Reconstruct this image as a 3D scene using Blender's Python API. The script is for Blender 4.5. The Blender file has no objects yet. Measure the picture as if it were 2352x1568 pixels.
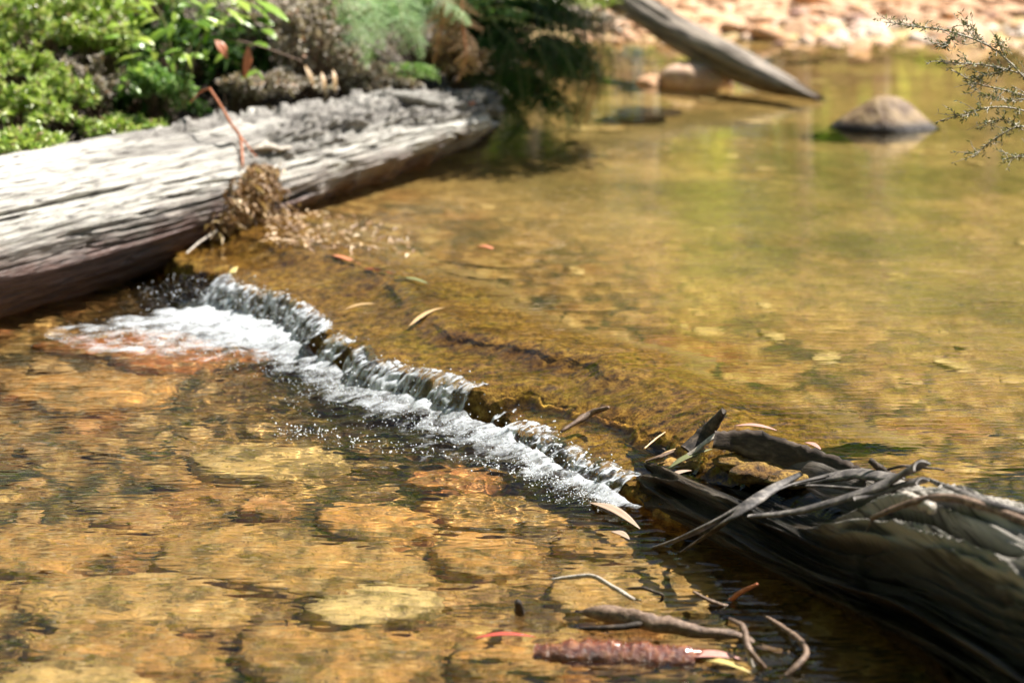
import bpy, math, random
import numpy as np
from mathutils import Vector
from mathutils.bvhtree import BVHTree

sc = bpy.context.scene
COL = sc.collection
R = math.radians
# ------------------------------------------------------------------ camera
TH = math.atan(1219 / 4600.0)
FPX, CAMH = 4600.0, 1.5
cd = bpy.data.cameras.new('camera')
cam = bpy.data.objects.new('camera', cd)
COL.objects.link(cam)
sc.camera = cam
cd.sensor_width = 36.0
cd.lens = FPX / 2352 * 36
cd.clip_start = 0.05
cd.clip_end = 400
cam.location = (0, 0, CAMH)
cam.rotation_euler = (math.pi / 2 - TH, 0, 0)
cd.dof.use_dof = True
cd.dof.focus_distance = 4.55
cd.dof.aperture_fstop = 2.4
cd.dof.aperture_blades = 0
# ------------------------------------------------------------------ sky, sun
SUN_EL, SUN_AZ = R(54), R(62)
SDIR = Vector((math.sin(SUN_AZ) * math.cos(SUN_EL), math.cos(SUN_AZ) * math.cos(SUN_EL), math.sin(SUN_EL)))
wd = bpy.data.worlds.new('World')
sc.world = wd
wd.use_nodes = True
bg = wd.node_tree.nodes['Background']
sky = wd.node_tree.nodes.new('ShaderNodeTexSky')
sky.sky_type = 'NISHITA'
sky.sun_disc = False
sky.sun_elevation = SUN_EL
sky.sun_rotation = SUN_AZ
wd.node_tree.links.new(sky.outputs[0], bg.inputs[0])
bg.inputs[1].default_value = 0.05
sl = bpy.data.lights.new('sun', 'SUN')
sl.energy = 5.0
sl.angle = R(0.5)
sl.color = (1.0, 0.95, 0.87)
sl.cycles.is_caustics_light = True
so = bpy.data.objects.new('sun', sl)
COL.objects.link(so)
so.rotation_euler = SDIR.to_track_quat('Z', 'Y').to_euler()
sc.view_settings.view_transform = 'Standard'
sc.view_settings.look = 'None'
sc.view_settings.gamma = 1.0
sc.view_settings.exposure = 1.5
sc.cycles.max_bounces = 10
sc.cycles.transparent_max_bounces = 12
sc.cycles.sample_clamp_indirect = 6
sc.cycles.caustics_reflective = False
sc.cycles.use_denoising = True

# ------------------------------------------------------------------ helpers
rng = np.random.default_rng(7)
random.seed(7)
_F = np.array([0, math.cos(TH), -math.sin(TH)])
_U = np.array([0, math.sin(TH), math.cos(TH)])
CAMP = np.array([0, 0, CAMH])


def ray(px, py):
    d = _F * FPX + np.array([px - 1176.0, 0, 0]) + _U * (784.0 - py)
    return d / np.linalg.norm(d)


def at(px, py, z=0.0):
    d = ray(px, py)
    return CAMP + d * ((z - CAMH) / d[2])


def atY(px, py, Y):
    d = ray(px, py)
    return CAMP + d * (Y / d[1])


def atw(px, py, depth, zs=0.0):
    """a point on the bed, seen through the water surface at height zs"""
    p = at(px, py, zs)
    d = ray(px, py)
    h = np.array([d[0], d[1], 0.0])
    h /= np.linalg.norm(h)
    c = math.hypot(d[0], d[1]) / 1.33
    return p + h * depth * c / math.sqrt(1 - c * c) - np.array([0, 0, depth])


def _hash(i, j, k, seed):
    h = (i.astype(np.int64) * 374761393 + j.astype(np.int64) * 668265263 + k.astype(np.int64) * 2147483647 + seed * 974634539) & 0xFFFFFFFF
    h = ((h ^ (h >> 13)) * 1274126177) & 0xFFFFFFFF
    h = (h ^ (h >> 16)) & 0xFFFFFFFF
    return h / 4294967295.0


def vn(x, y, z=0.0, seed=0):
    """value noise, -1..1"""
    x, y, z = np.broadcast_arrays(np.asarray(x, float), np.asarray(y, float), np.asarray(z, float))
    i, j, k = np.floor(x), np.floor(y), np.floor(z)
    fx, fy, fz = x - i, y - j, z - k
    fx, fy, fz = [t * t * t * (t * (t * 6 - 15) + 10) for t in (fx, fy, fz)]
    i, j, k = i.astype(np.int64), j.astype(np.int64), k.astype(np.int64)
    r = 0
    for a in (0, 1):
        for b in (0, 1):
            for c in (0, 1):
                r = r + _hash(i + a, j + b, k + c, seed) * (fx if a else 1 - fx) * (fy if b else 1 - fy) * (fz if c else 1 - fz)
    return r * 2 - 1


def fbm(x, y, z=0.0, o=4, seed=0, g=0.5):
    r, a, s, n = 0, 1.0, 1.0, 0.0
    for q in range(o):
        r = r + a * vn(np.asarray(x) * s, np.asarray(y) * s, np.asarray(z) * s, seed + q * 17)
        n += a
        a *= g
        s *= 2.03
    return r / n


def sst(a, b, x):
    t = np.clip((np.asarray(x, float) - a) / (b - a), 0, 1)
    return t * t * (3 - 2 * t)


def mk(name, V, F, mat=None, parent=None, smooth=True, uv=None, att=None, loc=None):
    """one mesh object; F is an (n,3) or (n,4) array or a list of such arrays"""
    V = np.asarray(V, np.float32).reshape(-1, 3)
    Fs = F if isinstance(F, list) else [F]
    Fs = [np.asarray(f, np.int32) for f in Fs if len(f)]
    me = bpy.data.meshes.new(name)
    me.vertices.add(len(V))
    me.vertices.foreach_set('co', V.ravel())
    lv = np.concatenate([f.ravel() for f in Fs])
    tot = np.concatenate([np.full(len(f), f.shape[1], np.int32) for f in Fs])
    me.loops.add(len(lv))
    me.loops.foreach_set('vertex_index', lv)
    me.polygons.add(len(tot))
    me.polygons.foreach_set('loop_start', np.concatenate([[0], np.cumsum(tot)[:-1]]).astype(np.int32))
    me.polygons.foreach_set('loop_total', tot)
    me.polygons.foreach_set('use_smooth', np.full(len(tot), smooth))
    if uv is not None:
        l = me.uv_layers.new(name='UVMap')
        l.data.foreach_set('uv', np.asarray(uv, np.float32)[lv].ravel())
    for k, a in (att or {}).items():
        t = me.attributes.new(k, 'FLOAT', 'POINT')
        t.data.foreach_set('value', np.asarray(a, np.float32).ravel())
    me.update()
    me.validate()
    if mat is not None:
        me.materials.append(mat)
    o = bpy.data.objects.new(name, me)
    COL.objects.link(o)
    if parent is not None:
        o.parent = parent
    if loc is not None:
        o.location = loc
    return o


def tag(o, label=None, cat=None, group=None, kind=None):
    if label:
        o['label'] = label
    if cat:
        o['category'] = cat
    if group:
        o['group'] = group
    if kind:
        o['kind'] = kind
    return o


def empty(name, label, cat, loc=(0, 0, 0), group=None):
    o = bpy.data.objects.new(name, None)
    COL.objects.link(o)
    o.empty_display_size = 0.05
    o.location = loc
    return tag(o, label, cat, group)


def recv(*os):
    for o in os:
        o.cycles.is_caustics_receiver = True
    return os[0]


def gridf(nu, nv):
    i = np.arange(nu * nv).reshape(nv, nu)
    return np.stack([i[:-1, :-1], i[:-1, 1:], i[1:, 1:], i[1:, :-1]], -1).reshape(-1, 4)


def smoothpath(P, n):
    """Catmull-Rom through P"""
    P = np.asarray(P, float)
    if len(P) < 3:
        t = np.linspace(0, 1, n)[:, None]
        return P[0] * (1 - t) + P[-1] * t
    Q = np.vstack([2 * P[0] - P[1], P, 2 * P[-1] - P[-2]])
    out = []
    for s in np.linspace(0, len(P) - 1 - 1e-6, n):
        i = int(s)
        t = s - i
        a, b, c, d = Q[i:i + 4]
        out.append(0.5 * (2 * b + (c - a) * t + (2 * a - 5 * b + 4 * c - d) * t * t + (3 * b - a - 3 * c + d) * t ** 3))
    return np.array(out)


def frames(P, up=(0, 0, 1)):
    T = np.gradient(P, axis=0)
    T /= np.linalg.norm(T, axis=1, keepdims=True) + 1e-9
    up = np.asarray(up, float)
    S = np.cross(T, up)
    bad = np.linalg.norm(S, axis=1) < 1e-3
    S[bad] = np.cross(T[bad], (1, 0, 0.1))
    S /= np.linalg.norm(S, axis=1, keepdims=True) + 1e-9
    N = np.cross(S, T)
    return T, S, N


def tube(P, rad, n=18, k=7, rough=0.0, seed=0):
    """a tapering twig: V, F, uv"""
    Q = smoothpath(P, n)
    r = np.interp(np.linspace(0, 1, n), np.linspace(0, 1, len(np.atleast_1d(rad))), np.atleast_1d(rad))
    T, S, N = frames(Q)
    a = np.linspace(0, 2 * np.pi, k, endpoint=False)
    rr = r[:, None] * np.ones(k)
    if rough:
        L = np.linspace(0, 1, n) * n * 0.6
        rr = rr * (1 + rough * vn(L[:, None], np.cos(a) * 1.5 + 5, np.sin(a) * 1.5, seed))
    V = Q[:, None] + rr[..., None] * (np.cos(a)[None, :, None] * S[:, None] + np.sin(a)[None, :, None] * N[:, None])
    V = V.reshape(-1, 3)
    i = np.arange(n * k).reshape(n, k)
    F = np.stack([i[:-1], np.roll(i[:-1], -1, 1), np.roll(i[1:], -1, 1), i[1:]], -1).reshape(-1, 4)
    V = np.vstack([V, Q[:1] - T[:1] * r[0] * 0.4, Q[-1:] + T[-1:] * r[-1] * 0.4])
    c0, c1 = n * k, n * k + 1
    ca = np.stack([np.full(k, c0), np.roll(i[0], -1), i[0]], -1)
    cb = np.stack([np.full(k, c1), i[-1], np.roll(i[-1], -1)], -1)
    uv = np.vstack([np.stack(np.broadcast_arrays(np.linspace(0, 1, n)[:, None], (a / 6.2832)[None]), -1).reshape(-1, 2), [[0, 0], [1, 0]]])
    return V, [F, ca, cb], uv


def merge(parts):
    """join several (V, F-list)"""
    Vs, Fs, off = [], {}, 0
    for V, F in parts:
        Vs.append(V)
        for f in (F if isinstance(F, list) else [F]):
            f = np.asarray(f)
            Fs.setdefault(f.shape[1], []).append(f + off)
        off += len(V)
    return np.vstack(Vs), [np.vstack(f) for f in Fs.values()]


def strip(P, width, curl=0.6, thick=0.003, n=26, up=(0, 0, 1), twist=0.0, fray=0.0, seed=0):
    """a curled bark strip with thickness"""
    Q = smoothpath(P, n)
    T, S, N = frames(Q, up)
    w = np.interp(np.linspace(0, 1, n), np.linspace(0, 1, len(np.atleast_1d(width))), np.atleast_1d(width))
    if fray:
        w = w * (1 + fray * vn(np.arange(n) * 0.7, 0.5, 0, seed))
    m = 7
    s = np.linspace(-0.5, 0.5, m)
    V = []
    for side in (1, -1):
        for i in range(n):
            tw = twist * i / (n - 1)
            A = S[i] * math.cos(tw) + N[i] * math.sin(tw)
            B = -S[i] * math.sin(tw) + N[i] * math.cos(tw)
            rr = w[i] / max(curl, 1e-3)
            ang = s * curl
            for q in (ang if side == 1 else ang[::-1]):
                V.append(Q[i] + A * (math.sin(q) * (rr + side * thick / 2)) + B * ((math.cos(q) - 1) * rr + math.cos(q) * side * thick / 2))
    V = np.array(V).reshape(2, n, m, 3)
    V = np.concatenate([V[0], V[1]], axis=1).reshape(-1, 3)      # ring of 2m points
    k = 2 * m
    i = np.arange(n * k).reshape(n, k)
    F = np.stack([i[:-1], np.roll(i[:-1], -1, 1), np.roll(i[1:], -1, 1), i[1:]], -1).reshape(-1, 4)
    caps = []
    for row, flip in ((i[0], True), (i[-1], False)):
        for q in range(m - 1):
            f = [row[q], row[q + 1], row[k - 2 - q], row[k - 1 - q]]
            caps.append(f[::-1] if not flip else f)
    uv = np.stack(np.broadcast_arrays(np.linspace(0, 1, n)[:, None], np.linspace(0, 1, k)[None]), -1).reshape(-1, 2)
    return V, [np.vstack([F, np.array(caps)])], uv


def blade(base, tip, width, up=(0, 0, 1), sag=0.15, fold=0.25, n=8, thick=0.0006, pos=0.4):
    """one lance-shaped leaf with a folded midrib and real thickness"""
    base, tip = np.asarray(base, float), np.asarray(tip, float)
    d = tip - base
    L = np.linalg.norm(d)
    t = np.linspace(0, 1, n)
    up = np.asarray(up, float)
    S = np.cross(d / L, up)
    if np.linalg.norm(S) < 1e-3:
        S = np.cross(d / L, (1, 0, 0))
    S /= np.linalg.norm(S)
    N = np.cross(S, d / L)
    prof = np.where(t < pos, np.sin(t / pos * np.pi / 2), np.cos((t - pos) / (1 - pos) * np.pi / 2) ** 0.8) * width / 2
    prof = np.maximum(prof, width * 0.03)
    C = base + d * t[:, None] + N * (sag * L * np.sin(t * np.pi))[:, None]
    V = []
    for sd in (1, -1):
        for q in (-1, -0.5, 0, 0.5, 1):
            V.append(C + S * (q * prof)[:, None] + N * (abs(q) * fold * prof + sd * thick / 2)[:, None])
    V = np.array(V)                     # 10, n, 3
    V = np.concatenate([V[:5], V[5:][::-1]], 0).transpose(1, 0, 2).reshape(-1, 3)
    k = 10
    i = np.arange(n * k).reshape(n, k)
    F = np.stack([i[:-1], np.roll(i[:-1], -1, 1), np.roll(i[1:], -1, 1), i[1:]], -1).reshape(-1, 4)
    caps = []
    for q in range(4):
        caps.append([i[0, q + 1], i[0, q], i[0, 9 - q], i[0, 8 - q]])
        caps.append([i[-1, q], i[-1, q + 1], i[-1, 8 - q], i[-1, 9 - q]])
    uv = np.stack(np.broadcast_arrays(t[:, None], np.concatenate([np.linspace(0, 1, 5), np.linspace(1, 0, 5)])[None]), -1).reshape(-1, 2)
    return V, [np.vstack([F, np.array(caps)])], uv


def leaflets(base, dirv, nrm, L, W, fold=0.25):
    """many small leaves at once (6 verts, 4 tris each): base, left, right, tip with a folded midrib"""
    base, dirv, nrm = [np.asarray(a, float) for a in (base, dirv, nrm)]
    dirv = dirv / (np.linalg.norm(dirv, axis=1, keepdims=True) + 1e-9)
    S = np.cross(dirv, nrm)
    S /= np.linalg.norm(S, axis=1, keepdims=True) + 1e-9
    N = np.cross(S, dirv)
    L = np.broadcast_to(L, len(base))[:, None]
    W = np.broadcast_to(W, len(base))[:, None]
    a = base
    b = base + dirv * L * 0.45 + S * W * 0.5 + N * W * fold
    c = base + dirv * L * 0.45 - S * W * 0.5 + N * W * fold
    m = base + dirv * L * 0.5
    t = base + dirv * L - N * L * 0.08
    V = np.stack([a, b, m, c, t], 1).reshape(-1, 3)
    o = (np.arange(len(base)) * 5)[:, None]
    F = np.concatenate([o + [0, 2, 1], o + [1, 2, 4], o + [0, 3, 2], o + [2, 3, 4]], 0)
    rnd = np.repeat(rng.random(len(base)), 5)
    return V, F, rnd


# ------------------------------------------------------------------ materials
def nd(nt, typ, **kw):
    n = nt.nodes.new(typ)
    for k, v in kw.items():
        if k.startswith('i_'):
            key = k[2:].replace('_', ' ')
            n.inputs[int(key) if key.isdigit() else key].default_value = v
        else:
            setattr(n, k, v)
    return n


def ramp(nt, fac, stops):
    r = nt.nodes.new('ShaderNodeValToRGB')
    e = r.color_ramp.elements
    while len(e) < len(stops):
        e.new(0.5)
    for el, (p, c) in zip(e, stops):
        el.position = p
        el.color = (*c, 1) if len(c) == 3 else c
    nt.links.new(fac, r.inputs[0])
    return r.outputs[0]


def mixc(nt, fac, a, b, mode='MIX'):
    m = nt.nodes.new('ShaderNodeMix')
    m.data_type = 'RGBA'
    m.blend_type = mode
    for s, v in ((m.inputs[0], fac), (m.inputs[6], a), (m.inputs[7], b)):
        if hasattr(v, 'is_linked') or hasattr(v, 'links'):
            nt.links.new(v, s)
        else:
            s.default_value = v if not isinstance(v, tuple) else ((*v, 1) if len(v) == 3 else v)
    return m.outputs[2]


def maprange(nt, v, a, b, c=0.0, d=1.0):
    m = nt.nodes.new('ShaderNodeMapRange')
    nt.links.new(v, m.inputs[0])
    for q, x in zip((1, 2, 3, 4), (a, b, c, d)):
        m.inputs[q].default_value = x
    return m.outputs[0]


def coords(nt, kind='Object', scale=(1, 1, 1), loc=(0, 0, 0), rot=(0, 0, 0)):
    t = nt.nodes.new('ShaderNodeTexCoord')
    m = nt.nodes.new('ShaderNodeMapping')
    m.inputs['Scale'].default_value = scale
    m.inputs['Location'].default_value = loc
    m.inputs['Rotation'].default_value = rot
    nt.links.new(t.outputs[kind], m.inputs[0])
    return m.outputs[0]


def noise(nt, vec, scale=5, detail=4, rough=0.55, dist=0.0):
    n = nd(nt, 'ShaderNodeTexNoise', i_Scale=scale, i_Detail=detail, i_Roughness=rough, i_Distortion=dist)
    nt.links.new(vec, n.inputs['Vector'])
    return n.outputs[0]


def attr(nt, name):
    a = nt.nodes.new('ShaderNodeAttribute')
    a.attribute_name = name
    return a.outputs['Fac']


def newmat(name):
    m = bpy.data.materials.new(name)
    m.use_nodes = True
    nt = m.node_tree
    return m, nt, nt.nodes['Principled BSDF'], nt.nodes['Material Output']


def bump(nt, bsdf, h, strength=0.5, dist=0.01):
    b = nd(nt, 'ShaderNodeBump', i_Strength=strength, i_Distance=dist)
    nt.links.new(h, b.inputs['Height'])
    nt.links.new(b.outputs[0], bsdf.inputs['Normal'])
    return b


def leafmat(name, stops, rough=0.4, trans=0.35, spec=0.5, byobj=False, grain=0.0):
    """leaf: colour picked per leaf, some light passing through"""
    m, nt, p, out = newmat(name)
    f = nd(nt, 'ShaderNodeObjectInfo').outputs['Random'] if byobj else attr(nt, 'rnd')
    c = ramp(nt, f, stops)
    if grain:
        c = mixc(nt, maprange(nt, noise(nt, coords(nt), 90, 3), 0.4, 0.7, 0, grain), c, (0.1, 0.06, 0.03))
    nt.links.new(c, p.inputs['Base Color'])
    p.inputs['Roughness'].default_value = rough
    p.inputs['Specular IOR Level'].default_value = spec
    t = nd(nt, 'ShaderNodeBsdfTranslucent')
    nt.links.new(mixc(nt, 1.0, c, (1.0, 1.0, 0.55), 'MULTIPLY'), t.inputs[0])
    x = nd(nt, 'ShaderNodeMixShader', i_0=trans)
    nt.links.new(p.outputs[0], x.inputs[1])
    nt.links.new(t.outputs[0], x.inputs[2])
    nt.links.new(x.outputs[0], out.inputs[0])
    return m


def barkmat(name, stops, scale=(3, 30, 30), kind='Object', rough=0.75, bs=0.6, bd=0.004, spec=0.3, coat=0.0, rot=(0, 0, 0)):
    m, nt, p, out = newmat(name)
    v = coords(nt, kind, scale, rot=rot)
    n = noise(nt, v, 1.0, 6, 0.65, 0.3)
    nt.links.new(ramp(nt, n, stops), p.inputs['Base Color'])
    p.inputs['Roughness'].default_value = rough
    p.inputs['Specular IOR Level'].default_value = spec
    p.inputs['Coat Weight'].default_value = coat
    p.inputs['Coat Roughness'].default_value = 0.12
    bump(nt, p, n, bs, bd)
    return m


M = {}
# --- river bed: ochre, brown, rust and dark green patches
m, nt, p, out = newmat('riverbed_gravel')
v = coords(nt)
big = noise(nt, v, 2.2, 3, 0.5)
mid = noise(nt, v, 14, 5, 0.6)
fine = noise(nt, v, 70, 4, 0.6)
c = ramp(nt, mid, [(0.30, (0.034, 0.024, 0.008)), (0.40, (0.15, 0.086, 0.026)), (0.51, (0.36, 0.21, 0.072)), (0.62, (0.56, 0.39, 0.16)), (0.78, (0.68, 0.55, 0.30))])
c = mixc(nt, maprange(nt, big, 0.56, 0.70, 0, 0.6), c, (0.36, 0.13, 0.035))
c = mixc(nt, maprange(nt, noise(nt, v, 3.1, 5, 0.65), 0.52, 0.62, 0, 0.88), c, (0.030, 0.034, 0.010))
sm = nd(nt, 'ShaderNodeMath', operation='SUBTRACT', i_1=0.5)
nt.links.new(noise(nt, v, 2.6, 3, 0.5, 0.4), sm.inputs[0])
sa = nd(nt, 'ShaderNodeMath', operation='ABSOLUTE')
nt.links.new(sm.outputs[0], sa.inputs[0])
c = mixc(nt, maprange(nt, sa.outputs[0], 0.004, 0.03, 0.85, 0.0), c, (0.018, 0.024, 0.007))
c = mixc(nt, maprange(nt, attr(nt, 'sand'), 0.0, 1.0, 0.0, 0.8), c, mixc(nt, noise(nt, coords(nt, 'Object', (1, 2.2, 1)), 7, 6, 0.7, 0.4), (0.34, 0.20, 0.06), (0.90, 0.71, 0.36)))
c = mixc(nt, maprange(nt, attr(nt, 'reflect_tint'), 0.1, 0.9, 0.0, 0.6), c, mixc(nt, mid, (0.02, 0.034, 0.006), (0.17, 0.18, 0.045)))  # bed greened and darkened in place of the pool's tree reflections
c = mixc(nt, maprange(nt, attr(nt, 'red'), 0, 1, 0, 0.75), c, mixc(nt, mid, (0.14, 0.06, 0.06), (0.42, 0.22, 0.17)))
c = mixc(nt, maprange(nt, fine, 0.35, 0.65, 0.0, 0.55), c, mixc(nt, 1.0, c, (0.35, 0.3, 0.25), 'MULTIPLY'))
nt.links.new(c, p.inputs['Base Color'])
p.inputs['Roughness'].default_value = 0.9
bump(nt, p, fine, 0.9, 0.015)
M['bed'] = m


def stonemat(name, stops, stain=(0.05, 0.03, 0.012), bs=0.5):
    m, nt, p, out = newmat(name)
    v = coords(nt)
    oi = nd(nt, 'ShaderNodeObjectInfo')
    c = ramp(nt, oi.outputs['Random'], stops) if stops else oi.outputs['Color']
    gp = nd(nt, 'ShaderNodeNewGeometry').outputs['Position']
    n1 = noise(nt, gp, 11, 6, 0.7, 0.6)
    n2 = noise(nt, gp, 55, 5, 0.65)
    c = mixc(nt, maprange(nt, n1, 0.42, 0.60, 0, 0.9), c, stain)
    c = mixc(nt, maprange(nt, noise(nt, gp, 26, 5, 0.7), 0.5, 0.68, 0, 0.5), c, (0.62, 0.50, 0.29))
    c = mixc(nt, maprange(nt, n2, 0.42, 0.68, 0, 0.45), c, mixc(nt, 1.0, c, (1.5, 1.4, 1.2), 'MULTIPLY'))
    nt.links.new(c, p.inputs['Base Color'])
    p.inputs['Roughness'].default_value = 0.85
    bump(nt, p, n2, bs, 0.008)
    return m


M['bedstone'] = stonemat('bed_stone', [(0.0, (0.30, 0.175, 0.07)), (0.25, (0.40, 0.24, 0.10)), (0.5, (0.48, 0.33, 0.16)), (0.66, (0.40, 0.21, 0.085)), (0.74, (0.42, 0.16, 0.06)), (0.82, (0.22, 0.14, 0.06)), (1.0, (0.44, 0.29, 0.13))])
M['slab'] = stonemat('bed_slab', None, (0.085, 0.065, 0.020))
M['poolstone'] = stonemat('pool_stone', [(0.0, (0.42, 0.29, 0.13)), (0.3, (0.54, 0.40, 0.19)), (0.6, (0.62, 0.50, 0.26)), (0.8, (0.34, 0.25, 0.11)), (1.0, (0.50, 0.37, 0.17))], (0.24, 0.16, 0.06))
M['cobble'] = stonemat('bank_cobble', [(0.0, (0.58, 0.33, 0.19)), (0.3, (0.55, 0.28, 0.13)), (0.55, (0.60, 0.38, 0.25)), (0.75, (0.42, 0.22, 0.13)), (0.9, (0.30, 0.18, 0.17)), (1.0, (0.66, 0.47, 0.31))], (0.30, 0.17, 0.09), 0.3)
M['boulder'] = stonemat('boulder', [(0.0, (0.52, 0.34, 0.25)), (1.0, (0.58, 0.40, 0.30))], (0.34, 0.20, 0.12), 0.4)
# --- gravel of the far bank
m, nt, p, out = newmat('bank_gravel')
v = coords(nt)
c = ramp(nt, noise(nt, v, 12, 5, 0.6), [(0.3, (0.26, 0.14, 0.08)), (0.5, (0.48, 0.28, 0.16)), (0.7, (0.62, 0.43, 0.29))])
c = mixc(nt, maprange(nt, noise(nt, v, 0.7, 2), 0.5, 0.62, 0, 0.8), c, (0.74, 0.66, 0.56))
nt.links.new(c, p.inputs['Base Color'])
p.inputs['Roughness'].default_value = 0.95
bump(nt, p, noise(nt, v, 25, 4), 0.8, 0.03)
M['gravel'] = m
# --- soil
m, nt, p, out = newmat('bank_soil')
v = coords(nt)
nt.links.new(ramp(nt, noise(nt, v, 18, 6, 0.65), [(0.3, (0.010, 0.007, 0.004)), (0.55, (0.03, 0.02, 0.012)), (0.75, (0.08, 0.058, 0.04))]), p.inputs['Base Color'])
p.inputs['Roughness'].default_value = 0.95
bump(nt, p, noise(nt, v, 40, 5), 1.0, 0.03)
M['soil'] = m


# --- water
def watermat(name, scales, strength, dist, tint, rot=0.0, calm=False):
    m, nt, p, out = newmat(name)
    g = nd(nt, 'ShaderNodeBsdfGlass', i_Roughness=0.0, i_IOR=1.33)
    g.inputs[0].default_value = (*tint, 1)
    nt.nodes.remove(p)
    h = None
    for (s, det, st) in scales:
        n = noise(nt, coords(nt, 'Object', st, rot=(0, 0, rot)), s, det, 0.5, 0.4)
        if h is None:
            h = n
        else:
            a = nd(nt, 'ShaderNodeMath', operation='ADD')
            nt.links.new(h, a.inputs[0])
            nt.links.new(n, a.inputs[1])
            h = a.outputs[0]
    b = bump(nt, g, h, strength, dist)
    if calm:
        nt.links.new(maprange(nt, attr(nt, 'calm'), 0, 1, strength, strength * 0.12), b.inputs['Strength'])
    nt.links.new(g.outputs[0], out.inputs[0])
    return m


M['water_low'] = watermat('stream_water', [(9, 1, (1, 2.4, 1)), (19, 0, (1, 2.1, 1))], 0.7, 0.009, (1.0, 0.94, 0.80), 0.12)
M['water_up'] = watermat('pool_water', [(5, 1, (1, 3.6, 1)), (15, 1, (1, 3.2, 1))], 0.55, 0.006, (1.0, 0.95, 0.80), 0.05, True)
# falling water: clear with milky streaks of trapped air
m, nt, p, out = newmat('falling_water')
g = nd(nt, 'ShaderNodeBsdfGlass', i_Roughness=0.0, i_IOR=1.33)
g.inputs[0].default_value = (0.93, 0.96, 1.0, 1)
v = coords(nt, 'UV', (90, 2.6, 1))
n = noise(nt, v, 1.0, 4, 0.6, 0.6)
p.inputs['Base Color'].default_value = (0.80, 0.84, 0.88, 1)
p.inputs['Roughness'].default_value = 0.12
p.inputs['Transmission Weight'].default_value = 0.25
x = nd(nt, 'ShaderNodeMixShader')
nt.links.new(maprange(nt, n, 0.44, 0.63, 0.05, 0.9), x.inputs[0])
nt.links.new(g.outputs[0], x.inputs[1])
nt.links.new(p.outputs[0], x.inputs[2])
b = bump(nt, p, n, 0.5, 0.012)
nt.links.new(b.outputs[0], g.inputs['Normal'])
nt.links.new(x.outputs[0], out.inputs[0])
M['fall'] = m
# foam: white bubbles, thinning out where the attribute fades
m, nt, p, out = newmat('foam')
p.inputs['Base Color'].default_value = (0.74, 0.775, 0.81, 1)
p.inputs['Roughness'].default_value = 0.35
p.inputs['Subsurface Weight'].default_value = 0.0
v = coords(nt, 'UV', (15, 15, 1))
n = noise(nt, v, 1.0, 5, 0.62, 0.9)
n2 = noise(nt, coords(nt), 140, 3, 0.6)
ad = nd(nt, 'ShaderNodeMath', operation='MULTIPLY_ADD', i_1=2.6)
nt.links.new(n, ad.inputs[0])
nt.links.new(attr(nt, 'foam'), ad.inputs[2])
ad2 = nd(nt, 'ShaderNodeMath', operation='MULTIPLY_ADD', i_1=0.9)
nt.links.new(n2, ad2.inputs[0])
nt.links.new(ad.outputs[0], ad2.inputs[2])
tr = nd(nt, 'ShaderNodeBsdfTransparent')
x = nd(nt, 'ShaderNodeMixShader')
nt.links.new(maprange(nt, ad2.outputs[0], 1.75, 3.05, 0.0, 0.82), x.inputs[0])
nt.links.new(tr.outputs[0], x.inputs[1])
nt.links.new(p.outputs[0], x.inputs[2])
bump(nt, p, n2, 0.5, 0.004)
nt.links.new(x.outputs[0], out.inputs[0])
M['foam'] = m
m, nt, p, out = newmat('bubble')
p.inputs['Base Color'].default_value = (0.82, 0.85, 0.88, 1)
p.inputs['Roughness'].default_value = 0.08
p.inputs['Specular IOR Level'].default_value = 0.8
p.inputs['Transmission Weight'].default_value = 0.1
p.inputs['IOR'].default_value = 1.33
M['bubble'] = m
# --- moss under the sheet of water
m, nt, p, out = newmat('wet_moss')
v = coords(nt)
c = ramp(nt, noise(nt, v, 45, 6, 0.7), [(0.32, (0.026, 0.012, 0.003)), (0.45, (0.20, 0.10, 0.016)), (0.57, (0.43, 0.245, 0.045)), (0.74, (0.60, 0.41, 0.12))])
c = mixc(nt, maprange(nt, noise(nt, v, 5, 3), 0.5, 0.7, 0, 0.45), c, mixc(nt, 1.0, c, (0.8, 1.2, 0.5), 'MULTIPLY'))
c = mixc(nt, maprange(nt, noise(nt, coords(nt, 'Object', (1, 1.6, 1)), 5, 6, 0.7, 0.5), 0.44, 0.62, 0, 0.8), c, mixc(nt, 1.0, c, (0.36, 0.26, 0.2), 'MULTIPLY'))
c = mixc(nt, maprange(nt, attr(nt, 'edge'), 0, 1, 0, 0.85), c, mixc(nt, noise(nt, v, 14, 5, 0.6), (0.12, 0.075, 0.025), (0.66, 0.50, 0.25)))
nt.links.new(c, p.inputs['Base Color'])
p.inputs['Roughness'].default_value = 0.9
bump(nt, p, noise(nt, v, 160, 4, 0.7), 1.0, 0.012)
M['moss'] = m


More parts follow.
